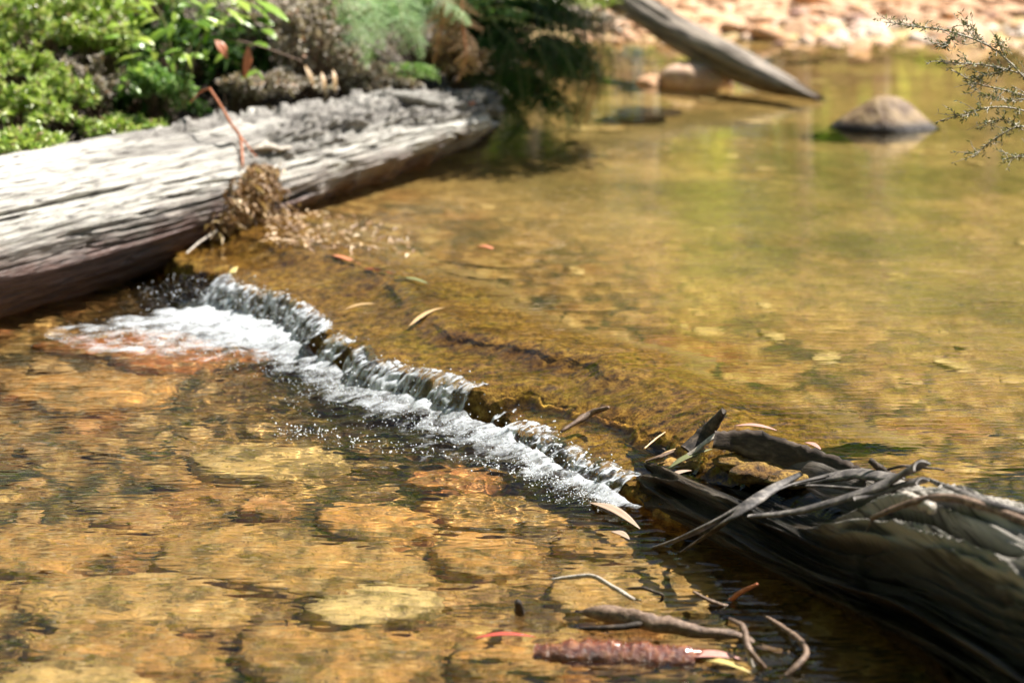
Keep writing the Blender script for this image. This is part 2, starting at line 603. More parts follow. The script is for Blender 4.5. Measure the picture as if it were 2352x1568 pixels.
# --- weathered timber: uv = (metres along, turns around)
def timber(name, pale, grey, dark, wet, wet_dark_z, zspread=0.05, su=9, sv=150, dry=0.75):
    m, nt, p, out = newmat(name)
    v = coords(nt, 'UV', (su, sv, 1))
    g1 = noise(nt, v, 1.0, 7, 0.68, 0.5)
    g2 = noise(nt, coords(nt, 'UV', (su * 0.35, sv * 0.12, 1)), 1.0, 4, 0.6, 0.4)
    c = ramp(nt, g1, [(0.33, dark), (0.42, grey), (0.50, pale), (0.75, tuple(min(1, 1.12 * q) for q in pale))])
    c = mixc(nt, maprange(nt, g2, 0.48, 0.68, 0, 0.75), c, mixc(nt, 0.55, c, grey))
    c = mixc(nt, maprange(nt, attr(nt, 'crack'), 0.0, 1.0, 0.0, 0.9), c, dark)
    c = mixc(nt, maprange(nt, attr(nt, 'bark'), 0.2, 0.8, 0.0, 0.8), c, mixc(nt, g1, (0.05, 0.045, 0.04), (0.24, 0.22, 0.2)))
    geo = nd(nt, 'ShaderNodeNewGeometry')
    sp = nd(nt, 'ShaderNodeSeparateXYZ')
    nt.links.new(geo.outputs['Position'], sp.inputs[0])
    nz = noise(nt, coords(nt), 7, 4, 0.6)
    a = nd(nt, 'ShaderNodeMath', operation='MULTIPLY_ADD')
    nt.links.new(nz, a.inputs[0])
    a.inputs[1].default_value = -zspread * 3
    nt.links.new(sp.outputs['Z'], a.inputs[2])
    w = maprange(nt, a.outputs[0], wet_dark_z - zspread * 2.4, wet_dark_z - zspread * 0.6, 1.0, 0.0)
    c = mixc(nt, w, c, mixc(nt, 1.0, c, wet, 'MULTIPLY'))  # wet tint; on the furrowed log it doubles as painted shade
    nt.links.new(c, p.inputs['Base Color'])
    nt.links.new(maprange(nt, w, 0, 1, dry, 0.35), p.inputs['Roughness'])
    p.inputs['Specular IOR Level'].default_value = 0.3
    bump(nt, p, g1, 1.0, 0.011)
    return m


M['log_pale'] = timber('weathered_grey_timber', (0.48, 0.46, 0.415), (0.22, 0.205, 0.19), (0.026, 0.022, 0.02), (0.30, 0.185, 0.17), 0.22, 0.07)
M['log_dark'] = timber('silvered_furrowed_timber', (0.33, 0.30, 0.26), (0.11, 0.098, 0.082), (0.006, 0.005, 0.004), (0.20, 0.15, 0.11), 0.15, 0.04, 4, 210)  # wet low flank, blackened further to paint in the shade there
M['log_far'] = timber('far_fallen_timber', (0.30, 0.25, 0.20), (0.13, 0.105, 0.085), (0.02, 0.015, 0.01), (0.4, 0.28, 0.2), 0.17, 0.04, 3, 14)
M['bark_blue'] = barkmat('dry_bark_strip', [(0.3, (0.022, 0.020, 0.020)), (0.5, (0.09, 0.078, 0.072)), (0.7, (0.26, 0.23, 0.20))], (40, 40, 40), rough=0.6)
M['bark_char'] = barkmat('dark_rotten_bark', [(0.3, (0.008, 0.007, 0.006)), (0.5, (0.035, 0.026, 0.02)), (0.72, (0.14, 0.10, 0.07))], (60, 60, 60))
M['rim'] = barkmat('rotten_rim', [(0.3, (0.012, 0.009, 0.007)), (0.5, (0.05, 0.034, 0.024)), (0.75, (0.16, 0.12, 0.09))], (18, 18, 60))
M['bark_red'] = barkmat('wet_red_bark', [(0.3, (0.03, 0.007, 0.003)), (0.50, (0.14, 0.03, 0.009)), (0.72, (0.36, 0.15, 0.06))], (70, 70, 70), rough=0.2, bs=0.9, bd=0.010, spec=0.4, coat=0.45)
M['twig_pale'] = barkmat('pale_twig', [(0.3, (0.20, 0.165, 0.13)), (0.55, (0.42, 0.37, 0.31)), (0.75, (0.60, 0.55, 0.48))], (90, 90, 90), rough=0.7)
M['twig_brown'] = barkmat('brown_twig', [(0.3, (0.05, 0.03, 0.02)), (0.55, (0.17, 0.11, 0.075)), (0.75, (0.33, 0.24, 0.17))], (90, 90, 90), rough=0.6)
M['stem_red'] = barkmat('red_stem', [(0.3, (0.35, 0.10, 0.04)), (0.6, (0.55, 0.20, 0.09)), (0.8, (0.62, 0.32, 0.18))], (60, 60, 60), rough=0.5)
M['stem_green'] = barkmat('green_stem', [(0.3, (0.10, 0.11, 0.03)), (0.7, (0.26, 0.24, 0.09))], (60, 60, 60), rough=0.6)

M['leaf_small'] = leafmat('small_green_leaf', [(0, (0.13, 0.24, 0.04)), (0.4, (0.32, 0.45, 0.09)), (0.72, (0.54, 0.64, 0.20)), (0.86, (0.62, 0.66, 0.40)), (0.93, (0.46, 0.36, 0.25)), (1, (0.28, 0.18, 0.12))], 0.28, 0.35)
M['leaf_broad'] = leafmat('broad_green_leaf', [(0, (0.15, 0.28, 0.03)), (0.5, (0.27, 0.42, 0.05)), (1, (0.44, 0.54, 0.09))], 0.28, 0.4, 0.6, True)
M['fern'] = leafmat('fern_leaf', [(0, (0.14, 0.29, 0.08)), (0.6, (0.25, 0.42, 0.14)), (1, (0.38, 0.52, 0.22))], 0.45, 0.4)
M['fern_shade'] = leafmat('shaded_fern_leaf', [(0, (0.018, 0.05, 0.010)), (0.6, (0.04, 0.095, 0.02)), (1, (0.075, 0.14, 0.03))], 0.6, 0.35, 0.12)  # fern green darkened, with the shade put into the colour
M['fern_dead'] = leafmat('dead_fern_leaf', [(0, (0.28, 0.15, 0.07)), (0.6, (0.45, 0.27, 0.14)), (1, (0.58, 0.38, 0.22))], 0.6, 0.3)
M['dry'] = leafmat('dry_leaf_litter', [(0, (0.08, 0.06, 0.045)), (0.35, (0.28, 0.23, 0.18)), (0.7, (0.52, 0.46, 0.39)), (0.9, (0.66, 0.61, 0.54)), (1, (0.42, 0.20, 0.10))], 0.6, 0.2)
M['litter_brown'] = leafmat('brown_flood_debris', [(0, (0.14, 0.075, 0.035)), (0.4, (0.30, 0.18, 0.09)), (0.75, (0.50, 0.34, 0.19)), (1, (0.62, 0.49, 0.33))], 0.6, 0.2)
M['tea'] = leafmat('tea_tree_leaf', [(0, (0.08, 0.095, 0.04)), (0.45, (0.16, 0.18, 0.08)), (0.75, (0.30, 0.28, 0.19)), (1, (0.50, 0.44, 0.39))], 0.5, 0.25, 0.25)
M['forest'] = leafmat('forest_leaf', [(0, (0.05, 0.11, 0.018)), (0.4, (0.20, 0.32, 0.06)), (0.75, (0.38, 0.52, 0.10)), (1, (0.60, 0.68, 0.20))], 0.35, 0.65)
M['gum'] = barkmat('gum_bark', [(0.3, (0.25, 0.22, 0.18)), (0.55, (0.55, 0.50, 0.42)), (0.75, (0.72, 0.68, 0.6))], (3, 3, 1))
M['grass'] = leafmat('hanging_grass', [(0, (0.03, 0.06, 0.015)), (0.7, (0.08, 0.11, 0.04)), (1, (0.25, 0.23, 0.13))], 0.5, 0.3)


def solid_leaf(name, col, rough=0.4, dark=(0.1, 0.05, 0.03)):
    m, nt, p, out = newmat(name)
    n = noise(nt, coords(nt, 'UV', (6, 14, 1)), 1.0, 5, 0.6)
    nt.links.new(mixc(nt, maprange(nt, n, 0.45, 0.75, 0, 0.6), col, dark), p.inputs['Base Color'])
    p.inputs['Roughness'].default_value = rough
    bump(nt, p, n, 0.4, 0.003)
    return m


M['lf_tan'] = solid_leaf('tan_leaf', (0.52, 0.33, 0.15))
M['lf_pink'] = solid_leaf('pink_leaf', (0.50, 0.26, 0.22), 0.3)
M['lf_red'] = solid_leaf('red_leaf', (0.42, 0.07, 0.05), 0.25)
M['lf_rust'] = solid_leaf('rust_leaf', (0.48, 0.17, 0.08), 0.45)
M['lf_yellow'] = solid_leaf('yellow_leaf', (0.55, 0.44, 0.16), 0.35)
M['lf_grey'] = solid_leaf('grey_brown_leaf', (0.34, 0.24, 0.17), 0.45)
M['lf_olive'] = solid_leaf('olive_leaf', (0.16, 0.17, 0.07), 0.4)

# ------------------------------------------------------------------ the lie of the land
WO = np.array([-0.37, 5.16])
EU = np.array([0.533, -0.846])
EW = np.array([0.846, 0.533])


def xy(u, w):
    return WO[0] + u * EU[0] + w * EW[0], WO[1] + u * EU[1] + w * EW[1]


def uw(x, y):
    dx, dy = x - WO[0], y - WO[1]
    return dx * EU[0] + dy * EU[1], dx * EW[0] + dy * EW[1]


def lipw(u):
    b = np.interp(u, [-1.6, -1.0, -.61, -.315, 0, .2, .355, .45, .663, .85, 1.044, 1.5], [.08, .06, .10, .045, 0, .05, .085, .12, .085, .09, .063, .06])
    return b + 0.022 * vn(np.asarray(u) * 9.0, 3.3, 0, 5) + 0.010 * vn(np.asarray(u) * 31.0, 8.3, 0, 6)


def lips(u):
    """the lip without its small jags"""
    return sum(lipw(np.asarray(u) + q) for q in np.linspace(-0.12, 0.12, 9)) / 9


def tier(u, wp):
    """the lower step of the weir beside the furrowed log"""
    edge = np.interp(u, [0.34, 0.5, 0.8, 1.1], [-0.1, 0.10, 0.17, 0.16]) + 0.02 * vn(np.asarray(u) * 12, 1.7, 0, 9)
    return 0.036 * sst(0.02, -0.035, wp - edge) * sst(0.36, 0.5, u)


ZUP = 0.13


def zup(u, wp):
    s = np.clip(wp / 0.50, 0, 1)
    z = ZUP - 0.046 * (1 - s) ** 1.8
    r = sst(0.55, 0.1, wp)
    z = z + 0.014 * np.exp(-((wp - 0.31 - 0.05 * vn(u * 2.5, 0.2, 0, 33)) / 0.07) ** 2) - 0.012 * np.exp(-((wp - 0.17 - 0.04 * vn(u * 3.1, 0.7, 0, 34)) / 0.06) ** 2) * (0.5 + 0.8 * vn(u * 4, 0.9, 0, 35))
    z = z + r * (0.006 * vn(u * 9, wp * 2.2, 0, 31) + 0.002 * vn(u * 30, wp * 5, 0, 32))
    return z - tier(u, wp)


def xedge(y):
    return np.interp(y, [4.0, 4.9, 6.1, 7.35, 8.35, 8.7, 10, 12, 16, 24], [-3.2, -2.6, -1.78, -0.92, -0.20, 0.06, 0.14, 0.22, 0.45, 0.9]) + 0.06 * vn(np.asarray(y) * 2.3, 0.7, 0, 40)


def shore(x, y):
    """distance (m) beyond the far shoreline"""
    return y - (11.55 + 0.25 * vn(x * 0.9, 0.3, 0, 41) + 0.10 * vn(x * 4, 0.6, 0, 42) - 0.16 * np.clip(x - 1.0, 0, 4))


def bedz(x, y):
    u, w = uw(x, y)
    wp = w - lipw(u)
    low = -0.135 + 0.030 * fbm(x * 3.0, y * 3.0, 0, 3, 50) + 0.010 * fbm(x * 14, y * 14, 0, 3, 51)
    up = -0.06 - 0.05 * sst(0.5, 2.2, wp) + 0.035 * fbm(x * 2.6, y * 2.6, 0, 3, 52) + 0.012 * fbm(x * 13, y * 13, 0, 3, 53)
    s = shore(x, y)
    up = up + 0.115 * sst(-2.8, -0.3, s) + 0.05 * sst(-0.6, 0.4, s) + 0.075 * np.clip(s, 0, 30)
    z = low + (up - low) * sst(0.12, 0.45, wp)
    d = (xedge(y) - x) * 0.8
    z = np.where(d > -0.15, np.maximum(z, z + 0.12 * sst(-0.15, 0.25, d)), z)
    return z


def bankz(x, y):
    d = (xedge(y) - x) * 0.8
    n = 0.10 * fbm(x * 2.2, y * 2.2, 0, 4, 60) + 0.03 * fbm(x * 9, y * 9, 0, 3, 61)
    return -0.25 + 0.50 * sst(-0.10, 0.28, d) + 0.50 * np.clip(d - 0.12, 0, 6) + n * sst(-0.1, 0.4, d)


# ---- riverbed
xs = np.concatenate([np.linspace(-4, -2, 20)[:-1], np.linspace(-2, 2.4, 300)[:-1], np.linspace(2.4, 8, 70)])
ys = np.concatenate([np.linspace(1.5, 3.2, 12)[:-1], np.linspace(3.2, 7, 260)[:-1], np.linspace(7, 13, 170)])
X, Y = np.meshgrid(xs, ys)


def reflect_tint(x, y):  # zone where the bed colour stands in for green reflections
    u, w = uw(x, y)
    wp = w - lipw(u)
    return sst(0.9, 2.0, wp + 0.5 * fbm(x * 1.3, y * 1.3, 0, 3, 55)) * sst(10.3, 8.9, y + 0.7 * fbm(x * 1.1, y * 1.1, 0, 3, 56)) * np.clip(0.72 + 0.7 * fbm(x * 2.2, y * 3.0, 0, 3, 57), 0, 1)


riverbed = mk('riverbed', np.stack([X, Y, bedz(X, Y)], -1), gridf(len(xs), len(ys)), M['bed'], att={'red': sst(-1.7, -0.8, shore(X, Y)) * sst(0.5, 0.0, shore(X, Y)) * np.clip(0.6 + 0.9 * fbm(X * 2, Y * 4, 0, 3, 59), 0, 1), 'reflect_tint': reflect_tint(X, Y), 'sand': sst(0.6, 1.8, uw(X, Y)[1] - lipw(uw(X, Y)[0])) * np.clip(0.75 + 0.5 * fbm(X * 2, Y * 3, 0, 3, 58), 0, 1)})
tag(riverbed, 'shallow stream bed of ochre gravel and flat stones', kind='structure')
recv(riverbed)
# ---- far bank of gravel
xs = np.linspace(-6, 22, 170)
ys = np.concatenate([np.linspace(12.9, 20, 130)[:-1], np.linspace(20, 60, 40)])
X, Y = np.meshgrid(xs, ys)
Z = bedz(X, Y) + 0.05 * fbm(X * 1.5, Y * 1.5, 0, 3, 70) - 0.01
far_bank = mk('far_bank', np.stack([X, Y, Z], -1), gridf(len(xs), len(ys)), M['gravel'])
tag(far_bank, 'sunlit gravel bank across the pool', kind='structure')
# ---- the overgrown near bank
xs = np.concatenate([np.linspace(-9, -3, 30)[:-1], np.linspace(-3, 1.6, 190)])
ys = np.concatenate([np.linspace(3.5, 5, 14)[:-1], np.linspace(5, 10.5, 220)[:-1], np.linspace(10.5, 24, 60)])
X, Y = np.meshgrid(xs, ys)
stream_bank = mk('stream_bank', np.stack([X, Y, bankz(X, Y)], -1), gridf(len(xs), len(ys)), M['soil'])
tag(stream_bank, 'steep dark soil bank under the shrubs and ferns', kind='structure')
recv(stream_bank)


# ---- water: upper pool
def ripples(x, y, amp, lam, stretch, seed):
    return amp * fbm(x / (lam * stretch), y / lam, 0, 3, seed, 0.45)


us = np.concatenate([np.linspace(-11, -1.7, 150)[:-1], np.linspace(-1.7, 1.35, 330)[:-1], np.linspace(1.35, 6, 90)])
ws = np.concatenate([np.linspace(0.0, 0.6, 75)[:-1], np.linspace(0.6, 3.0, 170)[:-1], np.linspace(3.0, 13, 230)])
U_, W_ = np.meshgrid(us, ws)
X, Y = xy(U_, W_ + lipw(U_))
Z = zup(U_, W_)
calm = sst(6.2, 8.6, Y)
Z = Z + sst(0.15, 0.9, W_) * (1 - 0.82 * calm) * (ripples(X, Y, 0.0016, 0.11, 3.2, 80) + ripples(X + 0.4 * Y, Y, 0.0009, 0.045, 3.0, 81))
keep = (Y < 13.2)
F = gridf(len(us), len(ws))
F = F[keep.ravel()[F].all(1)]
upper_pool = mk('upper_pool', np.stack([X, Y, Z], -1), F, M['water_up'], att={'calm': calm})
tag(upper_pool, 'clear amber pool above the little weir', kind='structure')
upper_pool.cycles.is_caustics_caster = True
recv(upper_pool)
# ---- lower pool
us = np.concatenate([np.linspace(-3.2, -1.6, 80)[:-1], np.linspace(-1.6, 2.2, 620)])
ws = -np.concatenate([np.linspace(-0.03, 2.0, 400)[:-1], np.linspace(2.0, 3.6, 170)])
U_, W_ = np.meshgrid(us, ws)
X, Y = xy(U_, W_ + lipw(U_))
turb = sst(0.9, 0.05, -W_) * sst(1.25, 0.9, U_)
Z = 0.004 + (0.8 + 1.5 * turb) * (ripples(X, Y, 0.0042, 0.13, 2.2, 90) + ripples(X - 0.3 * Y, Y, 0.0024, 0.055, 2.4, 91)) + turb ** 2 * 0.010 * fbm(X * 22, Y * 22, 0, 3, 92) + ripples(X + 0.2 * Y, Y, 0.0010, 0.026, 2.6, 93)
md = np.exp(-(((X + 1.02) / 0.17) ** 2 + ((Y - 6.2) / 0.16) ** 2))
Z = Z + md * (0.055 + 0.035 * fbm(X * 16, Y * 16, 0, 3, 94) + 0.012 * fbm(X * 60, Y * 60, 0, 2, 95))
# rings where a drop has fallen
c0 = at(40, 1408, 0)
rr = np.hypot(X - c0[0], Y - c0[1])
Z = Z + 0.0016 * np.sin(rr / 0.022 * 6.283) * np.exp(-((rr - 0.055) / 0.035) ** 2)
lower_pool = mk('lower_pool', np.stack([X, Y, Z], -1), gridf(len(us), len(ws))[:, ::-1], M['water_low'])
tag(lower_pool, 'rippling amber stream below the little weir', kind='structure')
lower_pool.cycles.is_caustics_caster = True
recv(lower_pool)

# ------------------------------------------------------------------ the weir: a sunken mossy log, falling water, foam
us = np.linspace(-1.75, 1.32, 420)
ws = np.concatenate([[-0.10, -0.075, -0.06], np.linspace(-0.05, 0.5, 95), np.linspace(0.51, 1.15, 45)])
U_, W_ = np.meshgrid(us, ws)
X, Y = xy(U_, W_ + lipw(U_))
nn = fbm(U_ * 9, W_ * 11, 0, 4, 110)
dep = 0.010 + 0.016 * (nn + 1) + 0.19 * sst(0.36, 0.74, W_ + 0.07 * vn(U_ * 3.0, 0.4, 0, 111))
Zl = zup(U_, np.maximum(W_, 0)) - dep + 0.011 * fbm(X * 48, Y * 48, 0, 3, 112) - 0.33 * sst(0.004, -0.075, W_ + 0.012 * vn(U_ * 40, W_ * 20, 0, 113))
sunken_log = mk('sunken_log', np.stack([X, Y, Zl], -1), gridf(len(us), len(ws)), M['moss'], att={'edge': sst(0.46, 0.72, W_ + 0.12 * fbm(U_ * 4, W_ * 5, 0, 3, 114))})
tag(sunken_log, 'sunken log coated in golden-brown moss under the sliding sheet of water', 'log')
recv(sunken_log)

us = np.linspace(-1.14, 1.10, 620)
vs = np.linspace(0, 1, 26)
U_, T_ = np.meshgrid(us, vs)
lw = lipw(U_)
reach = 0.060 + 0.034 * vn(U_ * 5.5, 0.2, 0, 120) + 0.010 * vn(U_ * 30, 0.6, 0, 121)
wp = 0.025 - (reach + 0.025) * T_
zl = zup(U_, np.zeros_like(U_)) + 0.003 + 0.007 * vn(U_ * 13, 0.4, 0, 127)
Zf = zl - (zl + 0.012) * np.clip((T_ - 0.15) / 0.85, 0, 1) ** 1.7
rid = np.abs(vn(U_ * 55 + 0.5 * T_, T_ * 2.5, 0, 122)) + 0.5 * np.abs(vn(U_ * 120, T_ * 4.5, 0, 123))
wp = wp - 0.016 * rid * sst(0.1, 0.5, T_)
Zf = Zf + 0.008 * (rid - 0.5) * sst(0.02, 0.3, T_) + 0.004 * vn(U_ * 90, T_ * 14, 0, 124)
X, Y = xy(U_, wp + lw)
pres = np.interp(us, [-1.14, -1.08, -0.36, -0.3, -0.16, -0.10, -0.04, 0.36, 0.40, 0.56, 0.62, 1.06, 1.1], [0, 1, 1, 0.4, 0.45, 0.3, 1, 1, 0.2, 0.15, 1, 1, 0]) + 0.30 * vn(us * 14, 0.1, 0, 125) + 0.30 * vn(us * 38, 0.7, 0, 126)
F = gridf(len(us), len(vs))
F = F[(np.broadcast_to(pres > 0.38, U_.shape).ravel()[F]).all(1)]
waterfall = mk('waterfall', np.stack([X, Y, Zf], -1), F[:, ::-1], M['fall'], uv=np.stack([U_, T_], -1).reshape(-1, 2))
waterfall.cycles.is_caustics_caster = True
tag(waterfall, 'low glittering curtain of water spilling over the weir', kind='structure')


def ico(sub):
    import bmesh
    bm = bmesh.new()
    bmesh.ops.create_icosphere(bm, subdivisions=sub, radius=1.0)
    V = np.array([v.co[:] for v in bm.verts])
    F = np.array([[v.index for v in f.verts] for f in bm.faces])
    bm.free()
    return V, F


I1, I2, I3 = ico(1), ico(2), ico(3)


def lowz(x, y):
    """height of the lower water, near enough"""
    u, w = uw(x, y)
    t = sst(0.9, 0.05, -(w - lipw(u))) * sst(1.25, 0.9, u)
    return 0.004 + (0.8 + 1.5 * t) * (ripples(x, y, 0.0042, 0.13, 2.2, 90) + ripples(x - 0.3 * y, y, 0.0024, 0.055, 2.4, 91)) + t ** 2 * 0.010 * fbm(x * 22, y * 22, 0, 3, 92)


def foamw(u):
    return np.interp(u, [-1.5, -1.25, -1.05, -0.85, -0.65, -0.5, -0.2, 0.1, 0.35, 0.5, 0.7, 0.95, 1.12, 1.2], [0.10, 0.30, 0.50, 0.50, 0.40, 0.22, 0.17, 0.18, 0.22, 0.22, 0.15, 0.10, 0.05, 0.0]) + 0.03 * vn(np.asarray(u) * 9, 0.2, 0, 130)


us = np.linspace(-1.6, 1.2, 420)
vs = np.linspace(0, 1, 120)
U_, T_ = np.meshgrid(us, vs)
W_ = -0.045 - T_ * 0.58
X, Y = xy(U_, W_ + lips(U_))
fw = np.maximum(foamw(U_), 1e-3)
foff = 0.05 + np.interp(U_, [-1.5, -1.25, -1.0, -0.8], [0.20, 0.08, 0.03, 0.0])
dens = 1.0 - (np.maximum(-W_ - foff, 0) / fw) * 1.05
dens = np.maximum(dens, -0.02 + 0.6 * fbm(X * 3.0 + 0.5 * Y, Y * 9.0, 0, 3, 135) - 0.9 * sst(1.0, 2.2, np.maximum(-W_ - foff, 0) / fw))
dens = np.clip(dens, -0.8, 0.95) - 0.34 * sst(-0.65, -0.25, U_) - 1.5 * sst(-0.98, -1.2, U_ + 0.06 * vn(W_ * 14, 0.3, 0, 134)) - 1.2 * sst(0.0, -0.06, -W_ - foff + 0.02)
Zf = lowz(X, Y) + 0.006 + 0.010 * np.clip(dens, 0, 1) * (1 + fbm(X * 26, Y * 26, 0, 4, 131)) + 0.008 * sst(0.14, 0.05, -W_)
ok = dens.ravel() > -0.35
F = gridf(len(us), len(vs))
F = F[ok[F].any(1)]
FX = X * 0.96 + Y * 0.28
FY = -X * 0.28 + Y * 0.96
foam = mk('foam', np.stack([X, Y, Zf], -1), F[:, ::-1], M['foam'], uv=np.stack([FX, FY * 1.5], -1).reshape(-1, 2), att={'foam': dens})
tag(foam, 'white foam churned up below the falling water', kind='stuff')
# bubbles and drops
n = 5000
u = rng.uniform(-1.08, 1.15, n)
s = rng.random(n) ** 1.3 * 0.95
w = -(0.075 + np.interp(u, [-1.5, -1.25, -1.0, -0.8], [0.2, 0.08, 0.03, 0.0]) + s * foamw(u) * 1.25)
pat = fbm(u * 10, w * 30, 0, 3, 133)
k = (rng.random(n) < np.clip(1.0 - s * 0.9, 0, 1)) & (pat > -0.15 + s * 0.35)
u, w = u[k], w[k]
x, y = xy(u, w + lipw(u))
z = lowz(x, y) + rng.uniform(0.002, 0.012, len(x))
r = rng.uniform(0.0006, 0.0017, len(x))
P = [np.stack([x, y, z], -1)]
RR = [r]
# spray along the curtain and stray bubbles riding down the stream
n = 650
u = rng.uniform(-1.1, 1.08, n)
u = u[np.interp(u, us, np.interp(us, [-1.14, -0.36, -0.3, -0.1, 0, 0.36, 0.42, 0.58, 0.64, 1.08], [1, 1, .4, .4, 1, 1, .25, .25, 1, 1])) > rng.random(len(u))]
t = rng.random(len(u)) ** 0.8
zz = zup(u, np.zeros_like(u))
x, y = xy(u, lipw(u) + 0.03 - 0.105 * t + rng.normal(0, 0.012, len(u)))
P.append(np.stack([x, y, zz - (zz + 0.0) * t ** 1.6 + np.abs(rng.normal(0, 0.010, len(u))) + 0.004], -1))
RR.append(rng.uniform(0.0008, 0.0026, len(u)))
for (px0, py0, px1, py1, n, spr) in ((600, 985, 1140, 1060, 420, 14), (640, 992, 780, 985, 160, 8), (900, 960, 1150, 1010, 300, 16), (1090, 1060, 1400, 1130, 420, 16), (250, 745, 480, 800, 160, 14), (330, 690, 560, 650, 420, 22), (350, 660, 540, 640, 200, 18)):
    for q in range(n // 2):
        a = rng.random()
        zz = 0.012 if py0 > 700 else rng.uniform(0.01, 0.07)
        P.append(at(px0 + (px1 - px0) * a + rng.normal(0, spr), py0 + (py1 - py0) * a + rng.normal(0, spr * 0.7), zz)[None])
        RR.append(0.0006 + 0.0024 * rng.random(1) ** 3)
P, RR = np.vstack(P), np.concatenate(RR)
V = (P[:, None] + I1[0][None] * (RR[:, None] * rng.uniform(0.8, 1.3, (len(RR), 3)))[:, None]).reshape(-1, 3)
F = (I1[1][None] + (np.arange(len(P)) * len(I1[0]))[:, None, None]).reshape(-1, 3)
tag(mk('bubbles', V, F, M['bubble']), 'bright bubbles and drops scattered through the white water', kind='stuff')


# ------------------------------------------------------------------ logs
def logmesh(C, Rr, nL, nA, disp, squash=1.0):
    """a trunk: disp(length, angle, x01) -> (radial offset, dict of attributes)"""
    C = smoothpath(C, nL)
    x01 = np.linspace(0, 1, nL)
    r = np.interp(x01, np.linspace(0, 1, len(Rr)), Rr)
    T, S, N = frames(C)
    ln = np.concatenate([[0], np.cumsum(np.linalg.norm(np.diff(C, axis=0), axis=1))])
    a = np.linspace(0, 2 * np.pi, nA + 1)
    Lg, Ag = np.meshgrid(ln, a, indexing='ij')
    Xg = np.broadcast_to(x01[:, None], Lg.shape)
    d, att, dl = disp(Lg, Ag, Xg, r[:, None])
    rr = np.maximum(r[:, None] + d, 0.004)
    V = C[:, None] + rr[..., None] * (np.cos(Ag)[..., None] * S[:, None] + squash * np.sin(Ag)[..., None] * N[:, None]) + dl[..., None] * T[:, None]
    V[:, -1] = V[:, 0]
    V = V.reshape(-1, 3)
    k = nA + 1
    i = np.arange(nL * k).reshape(nL, k)
    F = np.stack([i[:-1, :-1], i[:-1, 1:], i[1:, 1:], i[1:, :-1]], -1).reshape(-1, 4)
    ends = []
    for row, c, fl in ((i[0], C[0], 0), (i[-1], C[-1], 1)):
        V = np.vstack([V, V[row].mean(0)[None] - T[-1 if fl else 0] * (0.05 if fl else -0.02)])
        q = len(V) - 1
        f = np.stack([np.full(nA, q), row[:-1], row[1:]], -1)
        ends.append(f[:, ::-1] if not fl else f)
    uv = np.vstack([np.stack([Lg, Ag / 6.2832], -1).reshape(-1, 2), [[0, 0], [ln[-1], 0]]])
    att = {q: np.concatenate([np.broadcast_to(v, Lg.shape).ravel(), [0, 0]]) for q, v in att.items()}
    return V, [F] + ends, uv, att


def cyl(a, k):
    return np.cos(a) * k, np.sin(a) * k


# ---- the big pale log on the left
def disp_pale(L, A, Xn, r):
    cx, cy = np.cos(A), np.sin(A)
    K = r
    g = fbm(L * 3.2, cx * K * 70 + 9, cy * K * 70, 4, 200, 0.65)             # grain furrows
    g2 = fbm(L * 0.9, cx * K * 17 + 3, cy * K * 17, 3, 201)
    ridg = 1 - np.abs(vn(L * 0.75, cx * K * 22 + 1, cy * K * 22, 202)) * 1.0
    crack = sst(0.93, 0.985, ridg) * sst(-0.25, 0.2, vn(L * 2.3, cx * 2, cy * 2, 203))
    ridg3 = 1 - np.abs(vn(L * 1.1 + 2, cx * K * 55 + 4, cy * K * 55, 212))
    crack = np.maximum(crack, 0.6 * sst(0.88, 0.98, ridg3) * sst(0.0, 0.4, vn(L * 3.1, cx * 3, cy * 3, 213)))
    ridg2 = 1 - np.abs(vn(L * 0.5 + 4, cx * K * 10 + 7, cy * K * 10, 204))
    gap = sst(0.95, 0.985, ridg2) * sst(-0.05, 0.25, vn(L * 1.1, cx * 1.5, cy * 1.5, 205))
    top = sst(0.25, 0.8, cy)                                                  # upper side
    rot = top * sst(0.50, 0.60, Xn + 0.05 * vn(cx * 5, cy * 5, 0, 216))                                           # crumbling far end
    blocky = fbm(L * 9, cx * 6, cy * 6, 4, 206, 0.6)
    step = np.round(blocky * 3) / 3
    d = 0.006 * g + 0.003 * fbm(L * 2.0, cx * K * 160, cy * K * 160, 2, 214) + 0.012 * g2 - 0.022 * crack - 0.045 * gap + rot * (0.046 * step + 0.02 * blocky) + 0.010 * fbm(L * 3, cx * 3, cy * 3, 3, 207)
    # ragged lower edge over the pool
    low = sst(0.1, -0.5, cy) * sst(0.55, 0.7, Xn)
    d = d - low * (0.03 + 0.05 * np.abs(vn(L * 9, 0.2, 0, 208)))
    bark = np.clip(top * sst(0.40, 0.52, Xn) * (0.75 + 0.9 * vn(L * 2.6, cx * 6, cy * 6, 209)) + 0.9 * rot * sst(0.0, 0.5, blocky), 0, 1)
    end = sst(0.93, 1.0, Xn)
    d = d - end * r * 0.45 * (0.5 + 0.5 * vn(cx * 4, cy * 4, 0, 210))
    dl = end * 0.16 * fbm(cx * 5, cy * 5, 0, 3, 211, 0.7)
    return d, {'crack': np.clip(crack + gap + rot * sst(0.15, -0.25, blocky) * 0.9, 0, 1), 'bark': bark}, dl


V, F, uv, att = logmesh([(-2.75, 4.55, .20), (-2.1, 5.45, .20), (-1.62, 6.12, .205), (-.88, 7.2, .225), (-.38, 7.90, .245), (-.13, 8.26, .255)], [0.27, 0.262, 0.252, 0.222, 0.165, 0.125], 560, 400, disp_pale)
pale_log = empty('fallen_log', 'thick sun-bleached grey log lying along the overgrown left bank', 'log', (-1.6, 6.1, 0))
VL, FL = V, F


def child(o, par):
    o.parent = par
    o.matrix_parent_inverse = par.matrix_basis.inverted()
    return o


